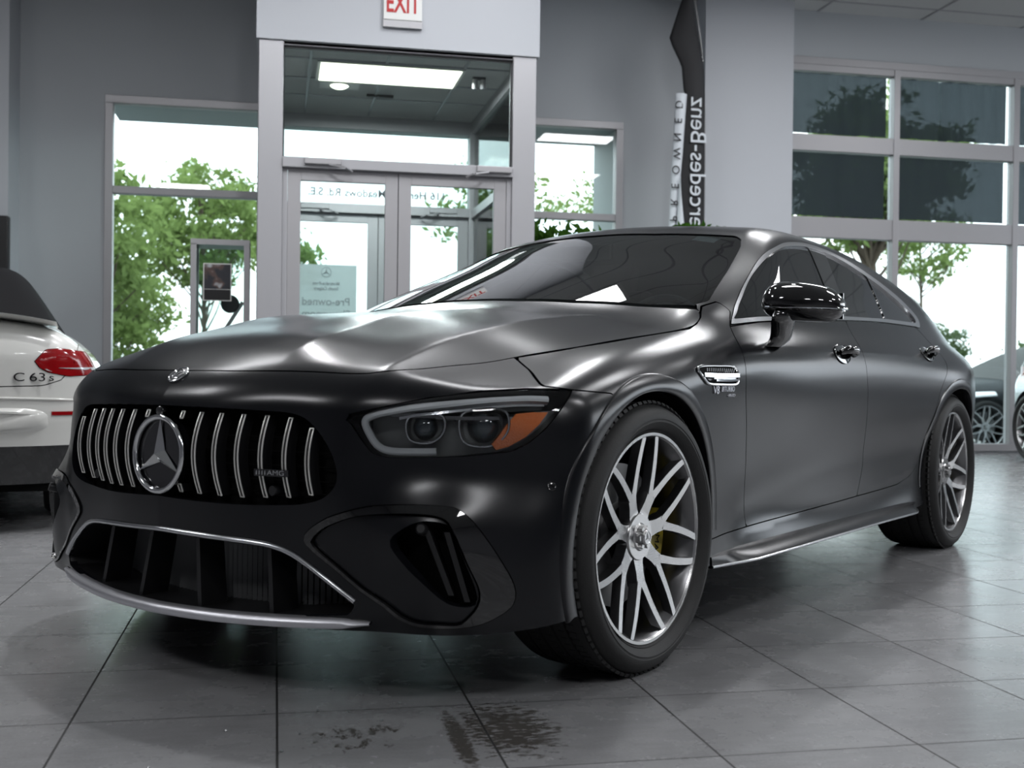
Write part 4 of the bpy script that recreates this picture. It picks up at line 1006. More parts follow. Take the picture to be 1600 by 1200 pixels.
# ---- door handles
def handle(x, z, mir):
    e = empty('door_handle', parent=CAR); p, n = side(x, z); u = np.array([-1., 0, 0]); u -= n * (u @ n); u /= np.linalg.norm(u); w = np.cross(u, n); w = w if w[2] > 0 else -w
    fl = (lambda mb: setattr(mb, 'v', [(a, -b, c) for a, b, c in mb.v])) if mir else (lambda mb: None)
    rng = np.linspace(0, 2 * PI, 29)[:-1]; mb = MB(); rim = [p - u * .018 + (u * math.cos(t_) * .074 + w * math.sin(t_) * .037) for t_ in rng]
    mb.add([q + n * .0015 for q in rim] + [p - u * .018 + (u * math.cos(t_) * .066 + w * math.sin(t_) * .030) + n * .0035 for t_ in rng] + [p - u * .018 + n * .0035], [(i, (i + 1) % 28, (i + 1) % 28 + 28, i + 28) for i in range(28)] + [(28 + i, 28 + (i + 1) % 28, 56) for i in range(28)]); fl(mb); mb.build('recess', M['gloss'], e, smooth=True, ang=180)
    mb = MB(); mb.tube([q + n * .002 for q in rim], .0022, 6, closed=True); fl(mb); mb.build('recess_rim', M['gloss'], e, smooth=True)
    pts = [p - u * .055 + n * .010 + w * .004, p - u * .03 + n * .030 + w * .005, p + n * .038 + w * .003, p + u * .03 + n * .036, p + u * .055 + n * .022 - w * .002, p + u * .062 + n * .004 - w * .003]
    mb = MB(); c = spl(pts, 6); mb.tube(c, np.interp(np.linspace(0, 1, len(c)), [0, .2, .6, .9, 1], [.009, .015, .018, .016, .008]), 12); fl(mb); mb.build('grip', M['gloss'], e, smooth=True)
for x, z in ((-1.475, .888), (-2.61, .912)):
    handle(x, z, False); handle(x, z, True)
# ---- mirrors
def mirror(mir):
    e = empty('door_mirror', parent=CAR); fl = (lambda mb: setattr(mb, 'v', [(a, -b, c) for a, b, c in mb.v])) if mir else (lambda mb: None)
    c0 = np.array([-.845, 1.03, 1.030])
    def shellf(zlo, zhi, name, m_, gx=1.0):
        nu, nv = 40, 16; V = []
        for i in range(nv + 1):
            v = i / nv
            for j in range(nu):
                a = 2 * PI * j / nu; ca, sa = math.cos(a), math.sin(a)
                # superellipse plan, nose forwards
                px = .088 * np.sign(ca) * abs(ca) ** .8 * (1.0 if ca > 0 else .75); py = .128 * np.sign(sa) * abs(sa) ** .85
                hz = zlo + (zhi - zlo) * v
                r_ = math.sqrt(max(0, 1 - (hz / (.072 if hz > 0 else .056)) ** 2 * .97)) ** .8
                q = py * (.45 + .55 * r_) / .128; g_ = 1 - .30 * max(0, q + .25) ** 2 if hz > 0 else 1 - .25 * max(0, -q - .2)
                V.append(c0 + np.array([px * r_ * gx - .15 * py, py * (.45 + .55 * r_), hz * g_ + .012 * (1 - q) * .3]))
        F_ = [(i * nu + j, i * nu + (j + 1) % nu, (i + 1) * nu + (j + 1) % nu, (i + 1) * nu + j) for i in range(nv) for j in range(nu)]
        F_ += [tuple(range(nu))[::-1], tuple(nv * nu + j for j in range(nu))]
        mb = MB(); mb.add(V, F_); fl(mb); return mb.build(name, m_, e, smooth=True)
    shellf(-.012, .0718, 'mirror_cap', M['gloss']); shellf(-.0555, -.016, 'mirror_base_shell', M['gloss']); shellf(-.017, -.011, 'shadow_gap', M['satinchr'], .97)
    s1 = np.array([-.815, .985, 1.01]); p, n = side(-.865, .905, -.005)
    mb = MB(); c = spl([s1, s1 + [.01, -.008, -.03], p + [-.01, .028, .025], p + [.0, .004, -.004]], 6); k = len(c); V = []
    for i, q in enumerate(c):
        t = i / (k - 1); a, b = .074 - .022 * t, .034 - .008 * t
        for j in range(12): an = 2 * PI * j / 12; V.append(q + np.array([a * math.cos(an), b * math.sin(an), 0]))
    mb.add(V, [(i * 12 + j, i * 12 + (j + 1) % 12, (i + 1) * 12 + (j + 1) % 12, (i + 1) * 12 + j) for i in range(k - 1) for j in range(12)]); fl(mb); mb.build('mirror_stalk', M['gloss'], e, smooth=True)
    mb = MB(); q = c0 + np.array([-.072, 0, 0]); mb.obox(q, (-1, 0, 0), (0, 1, 0), (0, 0, 1), .003, .105, .042); fl(mb); mb.build('mirror_glass', M['tint'], e)
    mb = MB(); sp = spl([c0 + [.088, -.10, -.006], c0 + [.083, -.02, -.004], c0 + [.066, .06, -.010], c0 + [.028, .118, -.014], c0 + [-.03, .130, -.014]], 6); mb.tube(sp, np.interp(np.linspace(0, 1, len(sp)), [0, .5, 1], [.003, .0055, .006]), 8); fl(mb); mb.build('turn_signal', M['lens'], e, smooth=True)
    return e
mirror(False); fm_ = mirror(True)      # the far mirror is folded back against the door
fm_.matrix_basis = Matrix.Translation((-.98, -.90, 0)) @ Matrix.Rotation(math.radians(-78), 4, 'Z') @ Matrix.Translation((.80, .93, 0))
# ---- interior seen through the windscreen, wheel housings, underside
IN = empty('interior', parent=CAR)
mb = MB(); mb.box(-.98, -.42, -.70, .70, .70, .93); mb.build('dashboard', M['leather'], IN, bevel=.03)
mb = MB(); mb.box(-3.6, -.4, -.78, .78, .22, .70); mb.build('cabin_floor', M['leather'], IN)
for y in (.37, -.37):
    mb = MB(); mb.box(-1.85, -1.35, y - .24, y + .24, .45, .70); mb.build('seat_cushion', M['leather'], IN, bevel=.05)
    mb = MB(); mb.obox((-1.92, y, .93), (.97, 0, .24), (0, 1, 0), (-.24, 0, .97), .06, .24, .27); mb.build('seat_back', M['leather'], IN, bevel=.05)
    mb = MB(); mb.obox((-2.0, y, 1.25), (.97, 0, .24), (0, 1, 0), (-.24, 0, .97), .045, .12, .075); mb.build('headrest', M['leather'], IN, bevel=.03)
mb = MB(); ct = np.array([-1.06, .37, .93]); ua = np.array([0, 1., 0]); ub = np.array([-.42, 0, .91]); mb.tube([ct + .18 * (math.cos(t_) * ua + math.sin(t_) * ub) for t_ in th], .014, 8, closed=True); mb.tube([ct - ua * .18, ct + np.array([.05, 0, -.01]), ct + ua * .18], .018, 8); mb.build('steering_wheel', M['leather'], IN, smooth=True)
mb = MB(); mb.obox((-1.17, 0, 1.285), (1, 0, 0), (0, 1, 0), (0, 0, 1), .012, .12, .032); mb.build('rear_view_mirror', M['black'], IN, bevel=.01)
p, n = surf(cabin, (-1.0, .50, .9), (-.12, 0, 1)); 
t1, n1 = surf(cabin, (-1.27, .47, .8), (0, 0, 1)); uy = np.array([0, 1., 0]); uy -= n1 * (uy @ n1); uy /= np.linalg.norm(uy); ux_ = np.cross(uy, n1)
mb = MB(); mb.obox(t1 - n1 * .010, uy, ux_, n1, .045, .030, .001); mb.build('windscreen_sticker', mat('pale_sticker', (.35, .42, .44), .6), CAR)
mb = MB(); mb.box(-3.9, .60, -.80, .80, .19, .215); mb.build('underbody', M['void'], CAR)
for xc in (0, -2.951):
    for s_ in (1, -1):
        mb = MB(); a = np.linspace(-.1, PI + .1, 30); V = [(xc + r_ * math.cos(t_), s_ * (y_ or side(xc + .4 * math.cos(t_), max(.2, .36 + .4 * math.sin(t_)))[0][1] - .008), .36 + r_ * math.sin(t_)) for t_ in a for r_, y_ in ((.402, 0), (.406, .56))]
        mb.add(V, [(2 * i, 2 * i + 1, 2 * i + 3, 2 * i + 2) for i in range(29)]); mb.add([(xc + .405 * math.cos(t_), s_ * .56, .36 + .405 * math.sin(t_)) for t_ in a], [tuple(range(30))]); mb.build('wheel_liner', M['void'], CAR)
# ---- wheels
def make_wheel():
    """wheel lying in the x-z plane, outer face towards +y at y = 0"""
    e = empty('wheel'); R0 = .3625
    mb = MB()
    pr = [(.279, -.012), (.286, -.004), (.2895, .002), (.2905, -.0005), (.298, .010), (.312, .018), (.3135, .0165), (.318, .0165), (.3195, .018), (.330, .018), (.343, .010), (.352, -.002), (.3575, -.014), (.361, -.030), (.3625, -.055)]
    for g in (-.072, -.118, -.164, -.210): pr += [(.3625, g + .006), (.3555, g + .004), (.3555, g - .004), (.3625, g - .006)]
    pr += [(.3615, -.245), (.358, -.258), (.350, -.272), (.335, -.286), (.310, -.288), (.290, -.275), (.279, -.262)]
    mb.lathe(pr, 128); tyre = mb.build('tyre', M['rubber'], e, smooth=True, ang=35)
    mb = MB()
    for i in range(88):   # shoulder blocks
        a = 2 * PI * i / 88; c, s_ = math.cos(a), math.sin(a); rad = np.array([c, 0, s_]); tg = np.array([-s_, 0, c])
        for r_, y_ in ((.3575, -.022),): mb.obox(rad * r_ + np.array([0, y_, 0]), tg, rad * .55 + np.array([0, .83, 0]), rad * .83 - np.array([0, .55, 0]), .0088, .014, .0042)
        for y_ in (-.060, -.095, -.141, -.187): mb.obox(rad * .3605 + np.array([0, y_, 0]), tg + np.array([0, .35, 0]), (0, 1, 0), rad, .0090, .010, .0034)
    mb.build('tyre_tread', M['rubber'], e)
    mb = MB()
    mb.lathe([(.262, -.255), (.281, -.260), (.281, -.245), (.262, -.235), (.250, -.15), (.250, -.06), (.256, -.040), (.262, -.024), (.268, -.012), (.2745, -.004), (.282, -.0035), (.2835, -.010), (.279, -.018)], 96); mb.build('rim_barrel', M['alloy_dk'], e, smooth=True, ang=35)
    mb = MB(); mb.lathe([(.2705, -.0085), (.2745, -.003), (.2825, -.003), (.2838, -.008)], 96); mb.build('rim_lip', M['alloy'], e, smooth=True)
    # seven Y spokes
    def prof(r): return -.040 + (.040 - .006) * ((r - .06) / .21) ** .95 if r > .06 else -.040
    for k in range(7):
        am = 2 * PI * k / 7 + PI / 2 + PI / 7
        mb = MB()
        def arm(P, W, D, faces_m=0):
            V = []; n = len(P)
            for i in range(n):
                p = np.array(P[i]); d = np.array(P[min(i + 1, n - 1)]) - np.array(P[max(i - 1, 0)]); d /= np.linalg.norm(d); s_ = np.array([-d[1], d[0]]); w = W[i]; r = np.hypot(*p); y = prof(r)
                for a, h in ((-w, 0), (w, 0)): q = p + s_ * a; V.append((q[0], y + h, q[1]))
                for a, h in ((w * 1.25, -D[i]), (-w * 1.25, -D[i])): q = p + s_ * a; V.append((q[0], y + h, q[1]))
            mb.cur = 0; mb.add(V, [(4 * i, 4 * i + 1, 4 * i + 5, 4 * i + 4) for i in range(n - 1)])
            mb.cur = 1; mb.add(V, [q for i in range(n - 1) for q in ((4 * i + 1, 4 * i + 2, 4 * i + 6, 4 * i + 5), (4 * i + 3, 4 * i, 4 * i + 4, 4 * i + 7), (4 * i + 2, 4 * i + 3, 4 * i + 7, 4 * i + 6))])
        ca, sa = math.cos(am), math.sin(am)
        arm([(r * ca, r * sa) for r in (.045, .07, .095, .118, .134)], (.028, .0220, .0190, .0205, .0195), (.03,) * 5)
        for s_ in (1, -1):
            P = []
            for t_ in np.linspace(0, 1, 8):
                r = .122 + (.2735 - .122) * t_; an = am + s_ * math.radians(3.2 + 15.4 * t_ ** .70) ; P.append((r * math.cos(an), r * math.sin(an)))
            arm(P, np.interp(np.linspace(0, 1, 8), [0, .2, 1], [.0120, .0102, .0088]), (.026,) * 8)
        mb.build('spoke', [M['alloy'], M['alloy_dk']], e, bevel=0)
    mb = MB(); mb.lathe([(0, -.030), (.034, -.030), (.038, -.034), (.061, -.034), (.065, -.040), (.067, -.07)], 48); mb.build('hub', M['alloy'], e, smooth=True, ang=30)
    cap = e
    mb = MB(); mb.lathe([(0, -.012), (.018, -.012), (.021, -.015), (.024, -.032)], 32)
    for i in range(6): a = i * PI / 3; mb.obox((.027 * math.cos(a), -.024, .027 * math.sin(a)), (math.cos(a), 0, math.sin(a)), (0, 1, 0), (-math.sin(a), 0, math.cos(a)), .005, .007, .006)
    mb.build('cap_body', M['alloy'], cap, smooth=True, ang=30)
    mb = MB(); star(mb, (0, -.0115, 0), .016, (-1, 0, 0), (0, 0, 1), .16, .06); mb.build('cap_star', M['chrome'], cap)
    mb = MB(); mb.lathe([(.06, -.105), (.195, -.105), (.195, -.135), (.06, -.135)], 72, closed=True)
    mb.lathe([(.0, -.085), (.085, -.085), (.09, -.105)], 48); mb.build('brake_disc', M['steel'], e, smooth=True, ang=30)
    return e
def caliper(x, s_, ang0):
    e = empty('brake_caliper'); mb = MB(); a = np.linspace(ang0 - .42, ang0 + .42, 12); V = []
    for t_ in a:
        for r_, y_ in ((.125, -.075), (.205, -.075), (.212, -.085), (.212, -.16), (.125, -.16)): V.append((r_ * math.cos(t_), y_, r_ * math.sin(t_)))
    mb.add(V, [(i * 5 + j, i * 5 + (j + 1) % 5, (i + 1) * 5 + (j + 1) % 5, (i + 1) * 5 + j) for i in range(11) for j in range(5)] + [(0, 1, 2, 3, 4), tuple(55 + j for j in range(5))]); mb.build('caliper_body', M['caliper'], e, smooth=True, ang=40)
    am = ang0; rr = .168; text_obj('lettering', 'AMG', .034, M['badge_dk'], frame4((rr * math.cos(am), -.0735, rr * math.sin(am)), (math.sin(am), 0, -math.cos(am)), (math.cos(am), 0, math.sin(am)), (0, 1, 0)), e, .0005)
    return e
w0 = make_wheel(); first = True
YF = .948
for xc in (0, -2.951):
    for s_ in (1, -1):
        w = w0 if first else copy_tree(w0); first = False
        w.parent = CAR; w.location = (xc, s_ * YF, .3625); w.rotation_euler = (0, 0, 0 if s_ > 0 else PI)
        k = caliper(0, 1, PI + .15 if s_ > 0 else -.15) ; k.parent = CAR; k.location = w.location; k.rotation_euler = w.rotation_euler
# ------------------------------------------------------------------ feather banner in the corner by the pier
M['cloth_blk'] = mat('black_banner_cloth', (.012, .012, .014), .75); M['cloth_wht'] = mat('white_banner_cloth', (.62, .66, .70), .8)
BN = empty('feather_banner', (3.88, 10.55, 0))
tag(BN, 'tall black and white feather banner with vertical reversed lettering beside the pale pier', 'banner')
def bsurf(name, L, Rr, m_, dy=0.):
    V = []; n = 60; k = 8; lz = [p[0] for p in L]; rz = [p[0] for p in Rr]
    for i in range(n + 1):
        z = lz[0] + (lz[-1] - lz[0]) * i / n; a = np.interp(z, lz, [p[1] for p in L]); b = np.interp(z, rz, [p[1] for p in Rr])
        for j in range(k + 1):
            u = j / k; V.append((a + (b - a) * u, dy - .03 * math.sin(PI * u) + .01 * math.sin(3 * z), z))
    mb = MB(); mb.add(V, [(i * (k + 1) + j, i * (k + 1) + j + 1, (i + 1) * (k + 1) + j + 1, (i + 1) * (k + 1) + j) for i in range(n) for j in range(k)])
    o = mb.build(name, m_, BN, smooth=True); o.modifiers.new('s', 'SOLIDIFY').thickness = .003; return o
# (z, x) outlines, bottom to top
bsurf('black_panel', [(.45, -.12), (1.5, -.15), (2.10, -.150), (2.4, -.120), (2.95, -.06), (3.54, -.03), (3.58, -.055), (3.80, -.075), (4.05, -.205), (4.40, -.09), (4.62, .0)],
      [(.45, .16), (2.10, .178), (3.54, .165), (3.8, .155), (4.05, .10), (4.40, .045), (4.62, .02)], M['cloth_blk'])
bsurf('white_panel', [(.45, -.19), (2.10, -.19), (3.53, -.135)], [(.45, -.10), (2.10, -.115), (2.95, -.05), (3.53, -.02)], M['cloth_wht'], -.012)
bsurf('white_fold', [(1.2, -.14), (2.10, -.125), (2.72, -.095)], [(1.2, .03), (2.10, -.02), (2.72, -.09)], M['cloth_wht'], -.052)
mb = MB(); mb.tube(spl([(.17, .03, .1), (.185, .03, 2.4), (.17, .03, 3.6), (.11, .03, 4.2), (.03, .03, 4.64)], 8), .011, 8); mb.build('pole', M['alloy_dk'], BN, smooth=True)
mb = MB(); mb.box(-.2, .5, -.02, .08, 0, .03).box(.11, .21, -.3, .4, 0, .03).box(.13, .21, .0, .06, .03, .14); mb.build('foot', M['black'], BN)
text_obj('lettering', 'Mercedes-Benz', .232, M['cloth_wht'], frame4((.085, -.045, 2.78), (0, 0, 1), (1, 0, 0), (0, -1, 0)), BN, .001)
for i, ch in enumerate('PREOWNED'): text_obj('lettering', ch, .11, M['cloth_blk'], frame4((-.155 + .006 * i, -.048, 2.32 + .157 * i), (0, 0, 1), (1, 0, 0), (0, -1, 0)), BN, .001)
# ------------------------------------------------------------------ leaves, plants, trees
def leaf_mat(name, c, t):
    m_ = bpy.data.materials.new(name); m_.use_nodes = True; nt = m_.node_tree; nt.nodes.clear(); N = nt.nodes.new; L = nt.links.new
    o = N('ShaderNodeOutputMaterial'); mx = N('ShaderNodeMixShader'); d = N('ShaderNodeBsdfDiffuse'); r = N('ShaderNodeBsdfTranslucent')
    tc_ = N('ShaderNodeTexCoord'); n = N('ShaderNodeTexNoise'); n.inputs['Scale'].default_value = 3.; m2 = N('ShaderNodeMix'); m2.data_type = 'RGBA'
    m2.inputs[6].default_value = (*[q * .6 for q in c], 1); m2.inputs[7].default_value = (*[min(1, q * 1.35) for q in c], 1)
    L(tc_.outputs['Object'], n.inputs['Vector']); L(n.outputs['Fac'], m2.inputs[0]); L(m2.outputs[2], d.inputs['Color']); r.inputs['Color'].default_value = (*t, 1); mx.inputs[0].default_value = .45
    L(d.outputs[0], mx.inputs[1]); L(r.outputs[0], mx.inputs[2]); L(mx.outputs[0], o.inputs['Surface']); return m_
M['leaf'] = leaf_mat('tree_leaves', (.17, .235, .085), (.27, .37, .12)); M['leaf_dk'] = leaf_mat('house_plant_leaves', (.035, .085, .015), (.06, .16, .02)); M['leaf_far'] = leaf_mat('far_leaves', (.085, .12, .06), (.11, .16, .08))
M['bark'] = mat('bark', (.10, .075, .055), .9, noise=(12, .3))
def leaf_cloud(centres, per, spread, size, rnd):
    V = []; Fq = []
    for c in centres:
        for _ in range(per):
            p = c + rnd.normal(0, spread, 3) * (1, 1, .6); a = rnd.normal(0, 1, 3); a /= np.linalg.norm(a); b = np.cross(a, rnd.normal(0, 1, 3)); b /= np.linalg.norm(b)
            s_ = size * rnd.uniform(.6, 1.3); n = len(V); V += [p - a * s_, p + b * s_ * .42, p + a * s_, p - b * s_ * .42]; Fq.append((n, n + 1, n + 2, n + 3))
    return V, Fq
def tree(name, x, y, h, r, trunk, seed, label, cat='tree', nb=70, per=60, size=.07, spread=.22, m_='leaf', group=None, squash=.85, lo=.3, z0=-.15):
    rnd = np.random.default_rng(seed); e = empty(name, (x, y, z0)); tag(e, label, cat, group)
    h = h - z0; cz = h - r * squash; cs = []; mb = MB(); top = np.array([0, 0, cz + r * squash * .5])
    mb.tube(spl([(0, 0, 0), (trunk * .6, 0, cz * .4), (-trunk * .5, .05, cz), tuple(top)], 6), np.linspace(trunk, trunk * .2, 19), 8)
    for i in range(nb):
        v = rnd.normal(0, 1, 3); v /= np.linalg.norm(v); rr = r * rnd.uniform(lo, 1) ** .6; c = np.array([0, 0, cz]) + v * rr * (1, 1, squash); cs.append(c)
        if i % 3 == 0:
            s_ = np.array([0, 0, max(cz * .35, c[2] - r * .8)]); mid = (s_ + c) / 2 + rnd.normal(0, r * .08, 3); mb.tube(spl([s_, mid, c], 4), np.linspace(trunk * .35, .008, 9), 5)
    mb.build('trunk', M['bark'], e, smooth=True)
    V, Fq = leaf_cloud(cs, per, spread, size, rnd); me = MB(); me.add(V, Fq); me.build('foliage', M[m_], e, fix=False); return e
def plant(x, y, h, r, seed, label, pot=.2):
    e = tree('potted_plant', x, y, h, r, .02, seed, label, 'plant', 60, 42, .055, .085, 'leaf_dk', None, .9, .2, z0=0.)
    MB().lathe([(0, 0), (pot * .75, 0), (pot, pot * 1.9), (pot * .92, pot * 1.9), (pot * .88, pot * 1.75), (0, pot * 1.75)], 32, axis='z').build('pot', M['black'], e, smooth=True)
plant(2.45, 9.75, 2.12, .42, 5, 'leafy green house plant beside the lobby, its top showing over the car roof')
plant(3.70, 9.95, 2.13, .20, 8, 'small green house plant at the foot of the feather banner', .14)
# ------------------------------------------------------------------ glass display case left of the lobby
DC = tag(empty('display_case', (-.44, 9.5, 0)), 'glass display case with grey metal frame, standing left of the lobby doors', 'display case')
cx0, cx1, cd, ch_ = -.235, .225, .34, 1.86
mb = MB()
for a, b in ((cx0, 0), (cx1 - .045, 0), (cx0, cd - .045), (cx1 - .045, cd - .045)): mb.box(a, a + .045, b, b + .045, 0, ch_ - .04)
mb.box(cx0, cx1, 0, cd, ch_ - .045, ch_); mb.box(cx0, cx1, 0, cd, .70, .75); mb.build('frame', M['alu'], DC)
MB().box(cx0 + .005, cx1 - .005, .01, cd - .01, 0, .70).build('cabinet_base', M['alu'], DC)
for n_, b in (('glass_front', (cx0 + .045, cx1 - .045, .012, .018, .75, ch_ - .045)), ('glass_back', (cx0 + .045, cx1 - .045, cd - .024, cd - .018, .75, ch_ - .045)), ('glass_side', (cx0 + .018, cx0 + .024, .045, cd - .045, .75, ch_ - .045)), ('glass_side', (cx1 - .024, cx1 - .018, .045, cd - .045, .75, ch_ - .045))):
    MB().box(*b).build(n_, M['glass_grn'], DC)
def poster_mat():
    m_ = bpy.data.materials.new('dark_photo_print'); m_.use_nodes = True; nt = m_.node_tree; b = nt.nodes['Principled BSDF']; N = nt.nodes.new; L = nt.links.new
    t_ = N('ShaderNodeTexCoord'); n = N('ShaderNodeTexNoise'); n.inputs['Scale'].default_value = 9; n.inputs['Detail'].default_value = 2; rp_ = N('ShaderNodeValToRGB')
    for p_, c in ((0, (.01, .01, .012)), (.48, (.02, .022, .03)), (.56, (.10, .06, .05)), (.62, (.42, .44, .46))):
        el = rp_.color_ramp.elements.new(p_) if p_ not in (0,) else rp_.color_ramp.elements[0]; el.color = (*c, 1)
    rp_.color_ramp.elements[-1].color = (.45, .46, .5, 1)
    L(t_.outputs['Object'], n.inputs['Vector']); L(n.outputs['Fac'], rp_.inputs['Fac']); L(rp_.outputs['Color'], b.inputs['Base Color']); b.inputs['Roughness'].default_value = .5; return m_
PO = tag(empty('case_poster', (-.44, 9.50, 0)), 'small dark poster with a photo print, stuck on the front glass of the display case', 'poster')
MB().box(-.135, .085, -.010, -.008, 1.365, 1.665).build('border', M['white'], PO); MB().box(-.128, .078, -.013, -.0105, 1.46, 1.658).build('picture', poster_mat(), PO); MB().box(-.128, .078, -.013, -.0105, 1.372, 1.455).build('caption_field', M['black'], PO)
BR = tag(empty('stand', (-.44, 9.66, .75)), 'grey slanted bar with a rounded black head inside the glass display case', 'display stand')
MB().bar((-.19, 0, .02), (.17, 0, .62), .05, .03).build('bar', M['alu'], BR)
MB().lathe([(0, -.02), (.06, -.02), (.075, 0), (.06, .02), (0, .02)], 24, origin=(.07, -.03, .60)).build('head', M['black'], BR, smooth=True)
# ------------------------------------------------------------------ other cars
M['carwhite'] = mat('white_car_paint', (.66, .66, .63), .28, coat=.8); M['carblack'] = mat('black_car_paint', (.012, .015, .018), .5, spec=.08); M['carsilver'] = mat('silver_car_paint', (.34, .37, .40), .28, .6, coat=.8)
M['redlamp'] = mat('red_lamp', (.26, .004, .006), .12, coat=1, noise=(9, .35)); M['clearlamp'] = mat('clear_lamp', (.70, .72, .74), .15, .3, coat=1); M['softtop'] = mat('black_soft_top', (.012, .012, .013), .9, spec=.08)
def other_car(name, loc, heading, label, paint, hw, xf, xr, deck, cab, wide, h=.04, roofm=None, wb=2.84, rear=True, hatch=False):
    e = empty(name, loc, heading); tag(e, label, 'car')
    dk = line([p[0] for p in deck], [p[1] for p in deck]); cb = line([p[0] for p in cab], [p[1] for p in cab])
    def low(x, y, z):
        ya = np.abs(y); end = np.maximum(xr + .9 - x, 0) * .055 + np.maximum(x - xf + .9, 0) * .10
        s = hw - end - .8 * np.maximum(z - .72, 0) ** 1.5 - .18 * np.maximum(.45 - z, 0)
        a = ya - s; b = z - (dk(x) - .10 * ya ** 2 - .45 * np.maximum(ya - .55, 0) ** 1.5); c = x - (xf - .30 * ya ** 2 - .25 * np.maximum(z - .62, 0)); r = (xr + .22 * ya ** 2 + .30 * ya ** 6 + .9 * np.maximum(z - .86, 0) ** 1.4 + .12 * np.maximum(.55 - z, 0) - x)
        return smax(smax(smax(a, b, .10), c, .12), r, .08)
    def cabn(x, y, z):
        ya = np.abs(y); return smax(ya - (wide - .62 * np.maximum(z - .95, 0)), z - (cb(x) - .13 * ya ** 2), .10)
    f = lambda x, y, z: smin(low(x, y, z), smax(smax(cabn(x, y, z), .6 - z, .05), xr + .28 + .3 * (z - .9) * 0 - x, .06), .03)
    b2 = shell_mesh(f, (xr - .1, -.1, .16), (xf + .1, hw + .1, 1.52), h)
    wc = lambda xc: (lambda V: np.maximum(np.hypot(V[:, 0] - xc, V[:, 2] - .34) - .375, hw * .6 - V[:, 1]))
    bt = lambda V: V[:, 2] - .24
    cabm = lambda V: np.minimum(V[:, 2] - (dk(V[:, 0]) + .015 - .1 * V[:, 1] ** 2), -low(V[:, 0], V[:, 1], V[:, 2]) * -1 - .012)
    def P(cons, **k): return panel(b2, f, cons, **k)
    return e, f, P, [wc(0), wc(wb), bt], cabm
def wheels_for(e, y, xs, z=.34, sc_=.94):
    for x in xs:
        for s_ in (1, -1):
            w = copy_tree(w0); w.parent = e; w.location = (x, s_ * y, z); w.scale = (sc_,) * 3; w.rotation_euler = (0, 0, 0 if s_ > 0 else PI)
# white convertible, seen from behind at the left edge
WE, wf, WP, wcons, wcab = other_car('car', (-1.845, 6.72, 0), math.radians(98), 'white convertible with black soft top and red tail lamp at the left edge', 'carwhite', .905, 3.65, -1.03,
    [(-1.3, 1.0), (-1.0, 1.045), (-.6, 1.06), (0, 1.055), (.6, 1.0), (1.8, 1.0), (2.6, .93), (3.4, .80), (3.8, .70)], [(-1.3, .72), (-.8, .97), (-.55, 1.08), (-.2, 1.24), (.3, 1.38), (.9, 1.41), (1.4, 1.33), (1.9, 1.12), (2.3, .90), (3.5, .5)], .70, h=.03)
wl = [(.575, .824), (.632, .893), (.70, .900), (.86, .880), (.91, .845), (.935, .785), (.88, .775), (.735, .764), (.64, .783)]
rearf = lambda V: -.2 - V[:, 0]
fl_ = pgf(wl, axYZ); lid = pgf([(-.2, .712), (-.2, 1.2), (.80, 1.2), (.775, .905), (.745, .80), (.70, .745), (.62, .718), (.4, .712)], axYZ)
blk = lambda V: .425 - V[:, 2] + .10 * np.maximum(V[:, 0] + .6, 0)
strp = pgf([(.62, .598), (.80, .588), (.86, .585), (.86, .565), (.78, .568), (.63, .578)], axYZ)
mesh_obj('body', *both(WP(wcons + [lambda V: np.minimum(wcab(V), 1) * -1 - .002, lambda V: np.maximum(-fl_(V) - .002, V[:, 0] + .2), lambda V: np.maximum(-lid(V) - .003, V[:, 0] + .6), lambda V: -blk(V) - .001])), M['carwhite'], WE)
mesh_obj('boot_lid', *both(WP(wcons + [lambda V: lid(V) - .002, lambda V: -fl_(V) - .002, lambda V: -.605 - V[:, 0], lambda V: np.minimum(wcab(V), 1) * -1 - .002])), M['carwhite'], WE)
mesh_obj('rear_apron', *both(WP(wcons + [lambda V: blk(V) - .001], off=-.01)), M['gloss'], WE)
mesh_obj('soft_top', *both(WP([lambda V: wcab(V)], off=.004)), M['softtop'], WE)
def wpt(y, z, off=.0):
    p, n = surf(wf, (-.4, y, z), (-1, 0, 0)); return p + n * off, n
for s_ in (1, -1):
    pr_ = [wpt(s_ * y, .583, .001) for y in np.linspace(.66, .84, 9)]
    MB().sweep([q[0] for q in pr_], [(-.010, -.008), (.010, -.008), (.009, .004), (-.009, .004)], [q[1] for q in pr_]).build('reflector', M['redlamp'], WE)
for mir in (False, True):
    t_ = empty('tail_lamp', parent=WE); fx = mirr if mir else (lambda q: q)
    band = lambda V: .010 - np.abs(V[:, 2] - (.797 + .03 * (V[:, 1] - .75))) - .02 * np.maximum(.68 - V[:, 1], 0) * 5
    dv = lambda V: np.abs(V[:, 1] - (.755 + .30 * (V[:, 2] - .83))) - .003
    mesh_obj('red_lens', *fx(WP([rearf, lambda V: fl_(V) - .001, lambda V: -band(V), dv], off=.004)), M['redlamp'], t_)
    mesh_obj('clear_band', *fx(WP([rearf, lambda V: fl_(V) - .006, band, dv], off=.006)), M['clearlamp'], t_)
mb = MB(); ys = np.linspace(-.68, .68, 41); V = []
for y in ys:
    p, n = wpt(y, .93); zt = 1.075 - .075 * abs(y) ** 3 / .5
    V += [(-.86 + .15 * y * y, y, zt - .030), (-1.00 + .20 * y * y, y, zt - .012), (-1.035 + .22 * y * y, y, zt), (-.80 + .15 * y * y, y, zt - .01)]
mb.add(V, [(i * 4 + j, i * 4 + (j + 1) % 4, (i + 1) * 4 + (j + 1) % 4, (i + 1) * 4 + j) for i in range(40) for j in range(4)]); mb.build('boot_spoiler', M['carwhite'], WE, smooth=True, ang=50)
